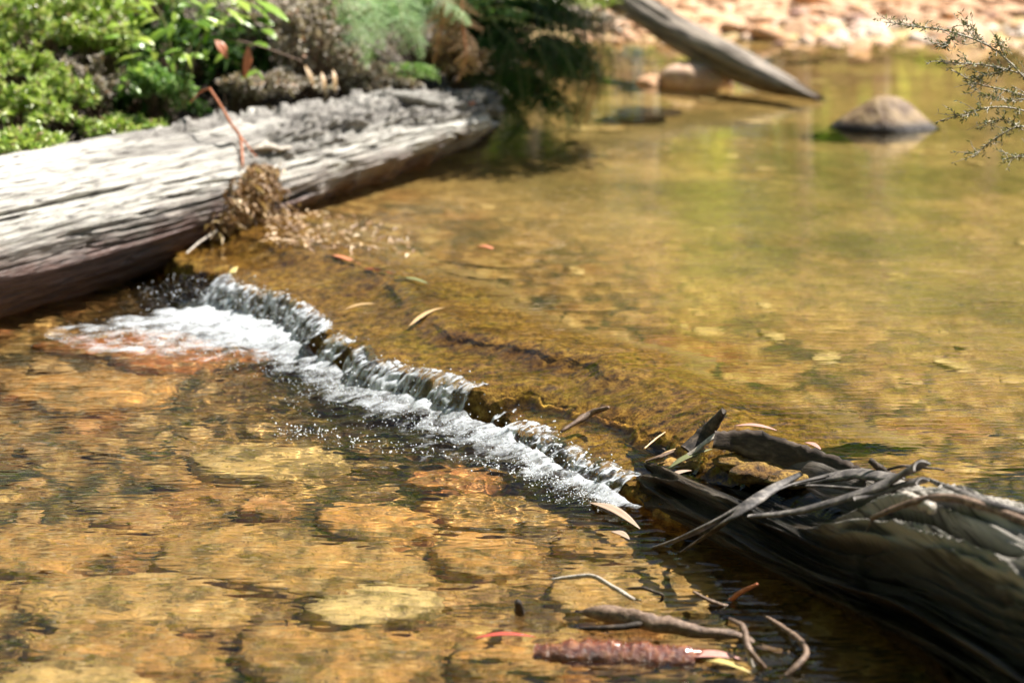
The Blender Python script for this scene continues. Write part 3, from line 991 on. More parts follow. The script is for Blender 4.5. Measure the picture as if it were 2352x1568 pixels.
def into(name, data, mat, par, uv=None, **kw):
    """a part built in world coordinates, moved to its thing's base"""
    V = np.asarray(data[0]) - np.array(par.location[:])
    return mk(name, V, data[1], mat, par, uv=data[2] if len(data) > 2 and uv is None else uv, **kw)


recv(into('trunk', (V, F, uv), M['log_pale'], pale_log, att=att))
bvL = BVHTree.FromPolygons(V.tolist(), [tuple(int(q) for q in f) for a in F for f in a])


def on(bv, px, py, off=0.0, z=0.0):
    d = ray(px, py)
    h = bv.ray_cast(Vector(CAMP), Vector(d))
    p = np.array(h[0][:]) if h[0] is not None else at(px, py, z)
    return p + np.array([0, 0, off])


# broken slabs and splinters on its back
for (pts, w, th, cu) in ((((395, 322), (470, 262), (560, 258), (640, 292)), (0.02, 0.13, 0.16, 0.03), 0.035, 0.7),
                         (((330, 318), (420, 300), (520, 318), (600, 345)), (0.02, 0.07, 0.07, 0.02), 0.02, 0.6),
                         (((820, 232), (900, 216), (1000, 236), (1100, 240)), (0.02, 0.09, 0.10, 0.02), 0.03, 0.8),
                         (((1040, 236), (1090, 222), (1120, 232), (1150, 262)), (0.03, 0.06, 0.07, 0.03), 0.035, 0.9)):
    Pp = [on(bvL, q[0], max(q[1], 0), 0.0, 0.3) for q in pts]
    Pp = [np.array([p_[0], p_[1] if p_[1] < 8.5 else 8.3, 0]) + np.array([0, 0, p_[2] if p_[1] < 8.5 else 0.33]) for p_ in Pp]
    Pp = [atY(q[0], q[1], p_[1] + 0.05) for q, p_ in zip(pts, Pp)]
    st = strip(Pp, w, cu, th, 30, fray=0.35, seed=int(pts[0][0]))
    Vv = st[0] + 0.010 * fbm(st[0][:, 0] * 25, st[0][:, 1] * 25, st[0][:, 2] * 25, 3, 215)[:, None]
    into('splinter', (Vv, st[1], st[2]), M['log_pale'], pale_log, att={'crack': np.zeros(len(Vv)), 'bark': np.full(len(Vv), 0.45)})
# a loose pale sliver of wood lying on it
o = mk('wood_sliver', *tube([on(bvL, 578, 352, 0.012), on(bvL, 610, 346, 0.016), on(bvL, 640, 352, 0.014), on(bvL, 668, 350, 0.016)], (0.003, 0.014, 0.009, 0.006), 16, 8, 0.3)[:2], M['twig_pale'])
tag(o, 'pale sliver of wood beside the red stem on the grey log', 'stick')


# ---- the furrowed log on the right
def disp_dark(L, A, Xn, r):
    cx, cy = np.cos(A), np.sin(A)
    dr = 0.25 * vn(L * 1.4, 0.3, 0, 300)
    ax, ay = np.cos(A + dr), np.sin(A + dr)
    K = r / 0.2
    lob = (1 - np.abs(vn(L * 0.75, ax * 5.2 * K ** 0.5, ay * 5.2 * K ** 0.5, 301))) ** 1.3        # long splintered ridges
    lob2 = (1 - np.abs(vn(L * 1.2, ax * 14 * K, ay * 14 * K, 302))) ** 1.1
    g = fbm(L * 3.0, ax * 26 * K, ay * 26 * K, 3, 303, 0.6)
    und = vn(L * 3.5, ax * 2, ay * 2, 304)
    K = K * (1 + 0.5 * sst(0.35, 0.6, Xn))
    d = K * (0.044 * (lob - 0.7) * (1 + 0.4 * und) + 0.022 * (lob2 - 0.7) + 0.004 * g + 0.006 * und)
    crack = np.clip(0.9 * sst(0.62, 0.35, lob) + 0.9 * sst(0.60, 0.32, lob2), 0, 1)  # valleys coloured dark, painting shade between the lit ridges
    # hollow trough along the first stretch
    deg = np.degrees(A)
    inn = sst(38, 56, deg) * sst(128, 112, deg)
    tr = inn * sst(0.02, 0.16, Xn) * sst(0.62, 0.42, Xn)
    d = d * (1 - 0.6 * tr) - tr * r * 0.62
    sd = np.mod(deg + 180, 360) - 180                                       # the near flank is undercut
    d = d - r * 0.36 * sst(30, -8, sd) * sst(-170, -120, sd) * sst(0.12, 0.4, Xn) - r * 0.3 * sst(58, 26, sd) * sst(-170, -120, sd) * sst(0.3, 0.6, Xn)
    # broken-away flank low on the near side
    brk = sst(0.60, 0.615, Xn + 0.02 * vn(A * 6, 0.1, 0, 305)) * sst(60, 44, np.minimum(deg, 360 - deg))
    d = d - brk * 0.02
    # pointed near tip
    tip = sst(0.16, 0.0, Xn)
    d = d - tip * r * 0.55 * (0.6 + 0.4 * vn(ax * 3, ay * 3, 0, 306))
    dl = tip * 0.12 * fbm(ax * 6, ay * 6, 0, 3, 307)
    return d, {'crack': np.clip(crack + 0.9 * tr + brk * 0.5, 0, 1), 'bark': tr * 0.0}, dl


V, F, uv, att = logmesh([(0.30, 4.52, -.015), (0.46, 4.24, -.01), (0.61, 3.95, .0), (0.77, 3.58, .01), (0.93, 3.18, .02), (1.17, 2.6, .03)], [0.105, 0.165, 0.205, 0.235, 0.265, 0.31], 460, 560, disp_dark)
dark_log = empty('furrowed_log', 'dark deeply furrowed log with a hollow end emerging at the right', 'log', (0.7, 3.8, 0))
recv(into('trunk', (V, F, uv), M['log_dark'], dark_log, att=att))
bvR = BVHTree.FromPolygons(V.tolist(), [tuple(int(q) for q in f) for a in F for f in a])
# the thin upstanding wall of the hollow, on the pool side
rim = []
for (px, py, w_) in ((1640, 985, .03), (1700, 990, .05), (1780, 1010, .06), (1860, 1035, .06), (1940, 1062, .05), (2000, 1085, .03)):
    rim.append(at(px, py, 0.165))
st = strip([p_ - np.array([0, 0, 0.026]) for p_ in rim], (0.03, 0.05, 0.06, 0.06, 0.05, 0.03), 0.5, 0.016, 40, up=(-0.5, -0.3, 0.25), fray=0.25, seed=3)
Vv = st[0] + 0.006 * fbm(st[0][:, 0] * 40, st[0][:, 1] * 40, st[0][:, 2] * 40, 3, 310)[:, None]
into('hollow_rim', (Vv, st[1], st[2]), M['rim'], dark_log, att={'crack': np.full(len(Vv), 0.15), 'bark': np.full(len(Vv), 0.6)})
# moss cushions in the hollow
for q, (px, py, rad) in enumerate(((1720, 1060, .05), (1770, 1085, .06), (1640, 1075, .05), (1560, 1075, .06), (1830, 1100, .045))):
    c0 = on(bvR, px, py)
    Vv = I3[0] * np.array([rad * 1.5, rad, rad * 0.35]) * (1 + 0.3 * fbm(I3[0][:, 0] * 4 + q, I3[0][:, 1] * 4, I3[0][:, 2] * 4, 3, 320)[:, None]) + c0
    recv(into('moss_cushion', (Vv, I3[1]), M['moss'], dark_log))

# ------------------------------------------------------------------ bark, sticks and leaves on the furrowed log


def dark_pts(*pp):
    return [on(bvR, a, b, c, 0.16) for a, b, c in pp]


def bark_strip(label, pts, width, curl, mat, th=0.004, twist=0.0, up=(0, 0, 1)):
    st = strip(pts, width, curl, th, 34, twist=twist, fray=0.15, seed=len(label), up=up)
    return recv(tag(mk('bark_strip', st[0], st[1], M[mat], uv=st[2]), label, 'bark strip', 'bark strips on the furrowed log'))


def px3(*pp):
    return [at(a, b, c) for a, b, c in pp]


bark_strip('upper of two long bark strips leaning from the log down into the water', px3((1500, 1256, .0), (1560, 1234, .05), (1640, 1194, .11), (1720, 1148, .155), (1800, 1114, .17), (1900, 1092, .18)), (0.014, 0.032, 0.036, 0.036, 0.03, 0.02), 1.2, 'bark_blue', 0.003, 0.5)
bark_strip('lower of two long bark strips leaning from the log down into the water', px3((1560, 1270, 0), (1620, 1228, .065), (1680, 1184, .135), (1740, 1142, .165), (1790, 1112, .175), (1842, 1086, .19)), (0.014, 0.026, 0.03, 0.028, 0.02, 0.01), 1.1, 'bark_blue', 0.003, -0.4)
bark_strip('longest bark strip, flaring at its raised right end above the pool', px3((1720, 1184, .145), (1830, 1170, .18), (1960, 1132, .23), (2050, 1096, .265), (2110, 1058, .31)), (0.014, 0.03, 0.036, 0.038, 0.06), 1.8, 'bark_blue', 0.005)
bark_strip('bark strip branching under the flared end of the longest strip', px3((1960, 1144, .225), (2050, 1116, .25), (2116, 1096, .285)), (0.018, 0.034, 0.05), 1.8, 'bark_blue', 0.005)
bark_strip('straight bark strip crossing behind the longest strip', px3((1790, 1112, .15), (1880, 1114, .175), (1980, 1122, .205), (2085, 1134, .25)), (0.014, 0.022, 0.022, 0.012), 1.1, 'bark_blue', 0.003, 0.6)
bark_strip('broad blue-grey bark strip lying against the rim of the hollow', px3((1830, 1110, .145), (1900, 1092, .165), (1970, 1080, .185), (2060, 1092, .21)), (0.02, 0.045, 0.07, 0.05), 1.4, 'bark_blue', 0.006)


def stick(name, label, cat, pts, rad, mat, group=None, n=26, k=8, rough=0.25):
    t = tube(pts, rad, n, k, rough, len(label))
    return recv(tag(mk(name, t[0], t[1], M[mat], uv=t[2]), label, cat, group))


stick('stick', 'thin brown stick running along the log to the right edge', 'stick', px3((2000, 1190, .24), (2100, 1152, .28), (2200, 1146, .30), (2352, 1196, .30), (2430, 1228, .29)), (0.004, 0.008, 0.008, 0.007), 'twig_brown')
stick('stick', 'dark stick slanting over the back of the log above the pool', 'stick', px3((2132, 1100, .2), (2190, 1126, .26), (2270, 1158, .305), (2400, 1192, .3)), (0.004, 0.008, 0.01, 0.008), 'bark_blue')
stick('stick', 'short dark stick poking up behind the blue-grey bark', 'stick', [at(2000, 1058, .22), at(2020, 1074, .20), at(2044, 1092, .17)], (0.006, 0.008, 0.008), 'bark_char')
stick('stick', 'thin crooked twig arching behind the flared bark strip', 'twig', [at(2040, 1078, .2), at(2075, 1070, .22), at(2130, 1074, .2), at(2168, 1078, .15)], (0.003, 0.003, 0.002), 'bark_char')
stick('stick', 'pale knobbly stub of wood lying on the furrowed log', 'stick', px3((2076, 1136, .255), (2096, 1148, .268), (2120, 1158, .276), (2142, 1170, .285)), (0.010, 0.013, 0.012, 0.008), 'twig_pale', n=30, k=10, rough=0.6)
stick('stick', 'fine dark twig curled across the middle of the furrowed log', 'twig', [on(bvR, 1990, 1232, .01), on(bvR, 2006, 1210, .02), on(bvR, 2050, 1192, .01)], (0.002, 0.003, 0.002), 'bark_blue')
bark_strip('charred bark shard standing upright at the left end of the hollow', [at(1575, 1032, .10), at(1612, 1002, .125), at(1640, 972, .16), at(1663, 943, .20)], (0.035, 0.045, 0.032, 0.012), 1.2, 'bark_char', 0.012, up=(-0.6, -0.5, 0.5))
bark_strip('pale bark shard propped beside the charred shard', [at(1548, 1062, .08), at(1590, 1036, .105), at(1628, 1006, .135), at(1652, 990, .15)], (0.012, 0.022, 0.024, 0.008), 1.4, 'twig_pale', 0.003)
bark_strip('curled brown bark flake wedged under the charred shard', [at(1484, 1058, .07), at(1515, 1046, .085), at(1548, 1034, .095)], (0.006, 0.02, 0.012), 1.4, 'twig_brown', 0.003)


def leafobj(label, a, b, width, mat, up=(0, 0, 1), sag=0.06, fold=0.2, group='fallen leaves', name='fallen_leaf', pos=0.4):
    bl = blade(a, b, width, up, sag, fold, 12, 0.0008, pos)
    return recv(tag(mk(name, bl[0], bl[1], M[mat], uv=bl[2]), label, 'leaf', group))


leafobj('olive leaf lying across the mossy mouth of the hollow', at(1533, 1077, .075), at(1636, 1031, .105), 0.022, 'lf_olive')
leafobj('brown leaf on the lower mossy step left of the hollow', at(1536, 1096, .07), at(1590, 1080, .075), 0.018, 'lf_grey')
leafobj('tan leaf at the foot of the charred bark shard', at(1500, 1068, .065), at(1552, 1030, .09), 0.016, 'lf_tan')
leafobj('pink leaf floating on the pool behind the hollow rim', at(1686, 978, ZUP + .006), at(1784, 988, ZUP + .006), 0.020, 'lf_pink')
leafobj('small pink leaf floating by the back of the furrowed log', at(1848, 1016, ZUP + .006), at(1886, 1032, ZUP + .006), 0.016, 'lf_pink')
leafobj('straw-coloured leaf flat on the upper moss of the weir', at(790, 712, .115), at(862, 697, .125), 0.016, 'lf_tan')
leafobj('straw-coloured leaf slanting across the middle of the weir', at(936, 752, .112), at(1022, 706, .128), 0.016, 'lf_tan')
leafobj('pale leaf in the ripples at the tip of the furrowed log', at(1352, 1154, .006), at(1470, 1214, .006), 0.030, 'lf_grey')
leafobj('short pale leaf just below the leaf at the log tip', at(1404, 1220, .005), at(1446, 1238, .006), 0.022, 'lf_grey')
leafobj('pink leaf floating against the wet red bark', at(1580, 1508, .006), at(1700, 1512, .008), 0.030, 'lf_pink')
leafobj('yellow leaf floating near the forked twig', at(1606, 1514, .004), at(1724, 1544, .008), 0.018, 'lf_yellow')
leafobj('slim red leaf floating left of the wet red bark', at(1086, 1466, .006), at(1230, 1462, .008), 0.016, 'lf_red')
stick('stick', 'forked brown stick lodged on the weir above the white water', 'stick', [at(1290, 990, .07), at(1330, 965, .085), at(1362, 946, .10), at(1398, 936, .12)], (0.004, 0.008, 0.008, 0.004), 'twig_brown')
stick('stick', 'thin straw stalk lying on the brown moss', 'twig', [at(1480, 1030, .10), at(1508, 1006, .11), at(1528, 992, .115)], (0.002, 0.0022, 0.0015), 'lf_tan')

# ------------------------------------------------------------------ floating sticks in the foreground
stick('pale_twig', 'bent pale twig with one end dipping into the stream', 'twig', [at(1266, 1331, .004), at(1310, 1325, .012), at(1362, 1323, .022), at(1400, 1343, .02), at(1440, 1367, .012), at(1470, 1386, -.01)], (0.0035, 0.0045, 0.005, 0.0045, 0.004), 'twig_pale')
stick('dark_twig', 'thin dark looped twig right of the bent pale twig', 'twig', [at(1440, 1352, .0), at(1475, 1350, .022), at(1500, 1358, .022), at(1522, 1367, .018), at(1513, 1390, -.01)], (0.003, 0.0035, 0.003, 0.003), 'bark_char')
stick('twig', 'thin twig sloping into the stream beneath the furrowed log', 'twig', [at(1592, 1358, .03), at(1636, 1381, .014), at(1692, 1398, -.008)], (0.0025, 0.004, 0.004), 'twig_brown')
stick('twig', 'reddish twig rising out of the black shade by the furrowed log', 'twig', [at(1676, 1386, -.01), at(1696, 1363, .02), at(1740, 1341, .05)], (0.005, 0.005, 0.003), 'stem_red')
big = empty('floating_branch', 'grey branch with a side shoot floating in the foreground', 'branch', tuple(at(1467, 1425, 0)))
recv(into('main_stem', tube([at(1322, 1408, -.004), at(1384, 1408, .012), at(1467, 1425, .014), at(1535, 1438, .012), at(1615, 1453, .008), at(1692, 1461, .004), at(1760, 1500, -.012), at(1820, 1522, -.03)], (0.004, 0.017, 0.019, 0.017, 0.013, 0.009, 0.01, 0.008), 44, 14, 0.3, 3), M['twig_brown'], big))
recv(into('side_shoot', tube([at(1308, 1446, -.004), at(1364, 1442, .010), at(1432, 1439, .014), at(1490, 1429, .016)], (0.003, 0.005, 0.006, 0.006), 20, 8, 0.2, 4), M['bark_char'], big))
st = strip([at(1226, 1506, -.004), at(1290, 1503, .008), at(1390, 1502, .012), at(1428, 1503, .010)], (0.04, 0.05, 0.056, 0.052), 1.5, 0.012, 60, up=(0.2, -0.75, 0.6), fray=0.3, seed=4)
red = empty('wet_bark', 'glistening wet red-brown bark roll floating in the foreground', 'bark', tuple(at(1420, 1508, 0)))


def crumple(V, a, s, seed):
    return V + a * np.stack([fbm(V[:, 0] * s, V[:, 1] * s, V[:, 2] * s + q * 9, 3, seed + q) for q in range(3)], -1)


recv(into('bark_piece', (crumple(st[0], .0045, 38, 330), st[1], st[2]), M['bark_red'], red))
st = strip([at(1432, 1505, .008), at(1500, 1507, .011), at(1580, 1512, .007), at(1640, 1508, .0)], (0.05, 0.05, 0.04, 0.02), 1.5, 0.012, 60, up=(0.2, -0.75, 0.6), fray=0.3, seed=6)
recv(into('bark_piece', (crumple(st[0], .0045, 38, 340), st[1], st[2]), M['bark_red'], red))
fk = empty('forked_twig', 'forked pale twig standing in the water at the bottom', 'twig', tuple(at(1719, 1487, 0)))
recv(into('stem', tube([at(1674, 1420, .06), at(1706, 1440, .055), at(1718, 1487, .04), at(1740, 1515, .02), at(1768, 1545, -.01)], (0.003, 0.006, 0.006, 0.005, 0.004), 24, 8, 0.25, 1), M['twig_brown'], fk))
recv(into('fork', tube([at(1716, 1482, .04), at(1724, 1515, .015), at(1736, 1556, -.012)], (0.005, 0.0045, 0.004), 16, 8, 0.2, 2), M['twig_pale'], fk))
stick('curved_twig', 'curved mossy twig bowing out of the dark water at the bottom', 'twig', [at(1750, 1411, .0), at(1796, 1439, .012), at(1838, 1471, .022), at(1852, 1499, .024), at(1832, 1527, .018), at(1788, 1570, -.01)], (0.003, 0.005, 0.006, 0.006, 0.006, 0.004), 'twig_brown')
stick('stump', 'small black snag sticking up out of the stream', 'snag', [at(1194, 1420, -.03), at(1194, 1404, .012), at(1190, 1382, .045)], (0.012, 0.009, 0.007), 'bark_char', n=14)

# ------------------------------------------------------------------ stones of the bed
stone_me = []
for q in range(9):
    V0 = I3[0] if q < 5 else I2[0]
    F0 = I3[1] if q < 5 else I2[1]
    V1 = V0 * (1 + 0.22 * fbm(V0[:, 0] * 1.3 + q * 7, V0[:, 1] * 1.3, V0[:, 2] * 1.3, 3, 400 + q)[:, None])
    V1[:, 2] = np.clip(V1[:, 2], -1, 0.62 + 0.15 * vn(V0[:, 0] * 2, V0[:, 1] * 2, q, 410))
    o = mk('stone', V1, F0, M['bedstone'])
    stone_me.append(o.data)
    bpy.data.objects.remove(o)
stone_up = []
for me in stone_me[:4]:
    m2 = me.copy()
    m2.materials.clear()
    m2.materials.append(M['poolstone'])
    stone_up.append(m2)
cob = []
for me in stone_me[5:]:
    m2 = me.copy()
    m2.materials.clear()
    m2.materials.append(M['cobble'])
    cob.append(m2)


def put_stone(me, loc, s, parent, name='stone', tilt=0.25):
    o = bpy.data.objects.new(name, me)
    COL.objects.link(o)
    o.location = loc
    o.scale = s
    o.rotation_euler = (rng.normal(0, tilt), rng.normal(0, tilt), rng.uniform(0, 6.28))
    o.parent = parent
    recv(o)
    return o


SLABC = ((0.45, 0.26, 0.095), (0.50, 0.32, 0.13), (0.42, 0.24, 0.085), (0.54, 0.39, 0.18), (0.48, 0.26, 0.085))


def slab(outline, ztop, seed, tone=None):
    """a flat stone on the bed seen through the water, outline in picture points"""
    P = np.array([atw(a, b, -ztop)[:2] for a, b in outline])
    c = P.mean(0)
    ang = np.linspace(0, 2 * np.pi, 64, endpoint=False)
    pa = np.unwrap(np.arctan2(P[:, 1] - c[1], P[:, 0] - c[0]))
    o_ = np.argsort(np.mod(pa, 2 * np.pi))
    pa, pr = np.mod(pa, 2 * np.pi)[o_], np.linalg.norm(P - c, axis=1)[o_]
    r = np.interp(ang, np.concatenate([pa - 2 * np.pi, pa, pa + 2 * np.pi]), np.tile(pr, 3))
    r = r * (1 + 0.16 * fbm(np.cos(ang) * 3, np.sin(ang) * 3, seed, 4, 420))
    V, rings = [], [(0.0, 0.0), (0.3, 0), (0.6, 0), (0.82, -0.002), (0.94, -0.008), (1.0, -0.03), (1.03, -0.09)]
    for f, dz in rings:
        x, y = c[0] + np.cos(ang) * r * f, c[1] + np.sin(ang) * r * f
        V.append(np.stack([x, y, ztop + dz + 0.010 * fbm(x * 9, y * 9, seed, 3, 421)], -1))
    V = np.vstack(V)
    k = len(ang)
    i = np.arange(len(rings) * k).reshape(len(rings), k)
    F = np.stack([i[:-1], i[1:], np.roll(i[1:], -1, 1), np.roll(i[:-1], -1, 1)], -1).reshape(-1, 4)
    c3 = np.array([c[0], c[1], 0])
    o = mk('slab', V - c3, F, M['slab'], riverbed, loc=c3)
    o.color = (*(tone or SLABC[int(seed * 7) % 5]), 1)
    recv(o)
    return o


for q, (ol, zt) in enumerate((
        ([(735, 1165), (850, 1155), (960, 1175), (1010, 1215), (960, 1235), (800, 1230), (745, 1200)], -.075),
        ([(1000, 1235), (1100, 1225), (1200, 1240), (1240, 1275), (1180, 1310), (1080, 1325), (1020, 1290)], -.075),
        ([(330, 1290), (420, 1225), (640, 1200), (760, 1250), (900, 1245), (990, 1300), (995, 1340), (850, 1345), (700, 1365), (560, 1335), (400, 1310)], -.085),
        ([(700, 1380), (800, 1352), (1000, 1355), (1010, 1395), (900, 1425), (760, 1430)], -.07),
        ([(545, 1155), (600, 1140), (670, 1170), (650, 1185), (580, 1175)], -.06),
        ([(920, 1100), (1100, 1075), (1180, 1090), (1150, 1115), (1000, 1120)], -.08),
        ([(960, 1150), (1250, 1165), (1320, 1195), (1200, 1205), (1000, 1180)], -.085),
        ([(1250, 1330), (1500, 1285), (1640, 1300), (1640, 1380), (1450, 1420), (1280, 1390)], -.085),
        ([(540, 1440), (760, 1445), (1000, 1475), (1010, 1540), (760, 1580), (560, 1510)], -.08),
        ([(0, 1540), (200, 1525), (350, 1568), (300, 1600), (0, 1600)], -.07),
        ([(1040, 1480), (1250, 1480), (1300, 1540), (1100, 1560)], -.08),
        ([(60, 785), (200, 768), (480, 792), (700, 812), (560, 832), (250, 815)], -.07),
        ([(-80, 1230), (150, 1215), (300, 1240), (200, 1290), (-60, 1300)], -.085),
        ([(40, 1330), (260, 1320), (520, 1350), (620, 1400), (420, 1440), (100, 1420)], -.10),
        ([(120, 1445), (400, 1450), (500, 1520), (300, 1540), (60, 1500)], -.09),
        ([(430, 1040), (640, 1020), (800, 1050), (700, 1090), (480, 1085)], -.085),
        ([(0, 880), (200, 860), (420, 880), (350, 920), (60, 925)], -.08),
        ([(1280, 1225), (1400, 1215), (1480, 1250), (1400, 1275), (1300, 1262)], -.08))):
    slab(ol, zt, q * 3.7, {0: (0.54, 0.29, 0.10), 1: (0.50, 0.28, 0.10), 2: (0.46, 0.28, 0.105), 3: (0.62, 0.49, 0.26), 4: (0.46, 0.24, 0.10), 5: (0.50, 0.22, 0.08), 11: (0.40, 0.14, 0.04)}.get(q))
cnt = 0
while cnt < 90:                      # loose stones between the slabs
    px, py = rng.uniform(-60, 1750), rng.uniform(760, 1600)
    p_ = atw(px, py, 0.13)
    u, w = uw(p_[0], p_[1])
    if w - lipw(u) > -0.05:
        continue
    s = rng.uniform(0.018, 0.06)
    put_stone(stone_me[rng.integers(9)], (p_[0], p_[1], bedz(p_[0], p_[1]) + s * 0.1), (s * rng.uniform(1, 1.7), s, s * rng.uniform(0.4, 0.7)), riverbed)
    cnt += 1
cnt = 0
while cnt < 110:                      # stones on the floor of the upper pool
    px, py = rng.uniform(750, 2420), 140 + 960 * rng.random() ** 1.2
    p_ = atw(px, py, 0.2, ZUP)
    u, w = uw(p_[0], p_[1])
    if w - lipw(u) < 0.75 or p_[0] < xedge(p_[1]) + 0.05 or shore(p_[0], p_[1]) > 0.3 or reflect_tint(p_[0], p_[1]) > 0.35 + 0.5 * rng.random():
        continue
    if py > 420 and rng.random() < 0.75:
        continue
    s = rng.uniform(0.012, 0.04) * (1 + 0.8 * (py < 300))
    put_stone(stone_up[rng.integers(4)], (p_[0], p_[1], bedz(p_[0], p_[1]) + s * 0.05), (s * rng.uniform(1, 1.8), s, s * rng.uniform(0.35, 0.6)), riverbed)
    cnt += 1
# cobbles of the far bank: the nearest as pieces, the rest as one mass
cnt = 0
while cnt < 285:
    px, py = rng.uniform(1380, 2420), 150 * rng.random() ** 0.9 - 2
    p_ = at(px, py, ZUP)
    s_ = shore(p_[0], p_[1])
    if s_ < -0.9 or rng.random() < 0.75 * (s_ < -0.2) or (p_[0] < 1.4 and s_ < 1.0 and rng.random() < 0.6):
        continue
    for it in range(8):               # walk up the slope to where the sight line meets it
        p_ = at(px, py, float(bedz(p_[0], p_[1])))
    s = 0.022 + 0.055 * rng.random() ** 2.2 + 0.07 * (rng.random() < 0.05)
    put_stone(cob[rng.integers(4)], (p_[0], p_[1], bedz(p_[0], p_[1]) + s * 0.15), (s * rng.uniform(1, 1.8), s, s * rng.uniform(0.5, 0.8)), far_bank, 'cobble')
    cnt += 1
n = 2600
x, y = rng.uniform(-1, 8, n), rng.uniform(11.0, 17, n)
s_ = shore(x, y)
k = (s_ > -0.25) & (x > xedge(y) + 0.1)
x, y = x[k], y[k]
s = rng.uniform(0.02, 0.06, len(x))
V = (np.stack([x, y, bedz(x, y)], -1)[:, None] + I1[0][None] * (s[:, None] * rng.uniform(0.6, 1.4, (len(x), 3)) * [1.3, 1.3, 0.7])[:, None]).reshape(-1, 3)
F = (I1[1][None] + (np.arange(len(x)) * len(I1[0]))[:, None, None]).reshape(-1, 3)
o = mk('pebbles', V, F, M['gravel'], far_bank)
tag(o, kind='stuff')


def boulder(name, label, c, size, seed, mat, flat=0.7):
    V = I3[0] * (1 + 0.25 * fbm(I3[0][:, 0] * 1.2 + seed, I3[0][:, 1] * 1.2, I3[0][:, 2] * 1.2, 4, 430)[:, None])
    import bmesh
    V2 = V * np.array(size)
    V2 = V2 + 0.05 * min(size) * fbm(V[:, 0] * 6, V[:, 1] * 6, V[:, 2] * 6 + seed, 3, 431)[:, None]
    o = mk(name, V2, I3[1], mat, loc=c)
    return recv(tag(o, label, 'rock'))


def rockmat(name, top, side, wet_dark_z):
    m, nt, p, out = newmat(name)
    v = coords(nt)
    c = mixc(nt, maprange(nt, noise(nt, v, 14, 5, 0.6), 0.4, 0.65), side, top)
    geo = nd(nt, 'ShaderNodeNewGeometry')
    sp = nd(nt, 'ShaderNodeSeparateXYZ')
    nt.links.new(geo.outputs['Position'], sp.inputs[0])
    c = mixc(nt, maprange(nt, sp.outputs['Z'], wet_dark_z, wet_dark_z + 0.03, 1, 0), c, (0.02, 0.013, 0.012))
    nt.links.new(c, p.inputs['Base Color'])
    p.inputs['Roughness'].default_value = 0.7
    bump(nt, p, noise(nt, v, 30, 5), 0.7, 0.02)
    return m


p_ = at(2036, 296, ZUP)
o = boulder('pool_rock', 'brown peaked rock alone in the pool at the right', (p_[0], p_[1] + 0.05, ZUP - 0.01), (0.255, 0.17, 0.15), 2.0, rockmat('pool_rock', (0.30, 0.20, 0.09), (0.10, 0.05, 0.02), ZUP + 0.018))
for v_ in o.data.vertices:            # peaked crown
    t_ = max(0, v_.co.z / 0.15)
    v_.co.x *= 1 - 0.62 * min(1, t_) ** 0.8
    v_.co.y *= 1 - 0.5 * min(1, t_)
    v_.co.z *= 1.08 if v_.co.z > 0 else 1
p_ = at(1600, 200, ZUP)
boulder('boulder', 'smooth pinkish boulder at the waterline beside the leaning log', (p_[0], p_[1] + 0.1, ZUP + 0.02), (0.185, 0.15, 0.10), 5.0, M['boulder'])
p_ = at(1502, 196, ZUP)
boulder('boulder', 'small ochre boulder left of the pinkish boulder', (p_[0], p_[1] + 0.05, ZUP), (0.085, 0.08, 0.045), 8.0, M['cobble'])
p_ = atw(1490, 262, 0.10, ZUP)
boulder('sunken_rock', 'dark flat rock just under the pool surface by the overhanging ferns', (p_[0], p_[1], ZUP - 0.045), (0.15, 0.16, 0.04), 9.0, M['bark_char'])


# leaning log at the far side
def disp_far(L, A, Xn, r):
    cx, cy = np.cos(A), np.sin(A)
    g = fbm(L * 1.5, cx * 5, cy * 5, 4, 500, 0.6)
    e = sst(0.8, 1.0, Xn)
    return 0.012 * g + 0.012 * vn(L * 3, cx, cy, 501) - e * r * (0.3 + 0.4 * sst(0.2, -0.6, cy)), {'crack': sst(0.25, 0.5, -g), 'bark': np.clip(vn(L * 3, cx * 2, cy * 2, 502), 0, 1)}, e * 0.1 * fbm(cx * 5, cy * 5, 0, 2, 503)


tipp = at(1880, 232, ZUP)
V, F, uv, att = logmesh([atY(1330, -60, 11.3), atY(1432, 0, 11.0), atY(1560, 78, 10.6), atY(1700, 150, 10.2), atY(1800, 198, 9.95), tipp], [0.085, 0.085, 0.085, 0.08, 0.06, 0.03], 260, 60, disp_far)
o = recv(mk('leaning_log', V, F, M['log_far'], uv=uv, att=att))
tag(o, 'grey log leaning from the far bank down into the pool', 'log')

# ------------------------------------------------------------------ plants of the near bank


def unit(n):
    v = rng.normal(0, 1, (n, 3))
    return v / np.linalg.norm(v, axis=1, keepdims=True)


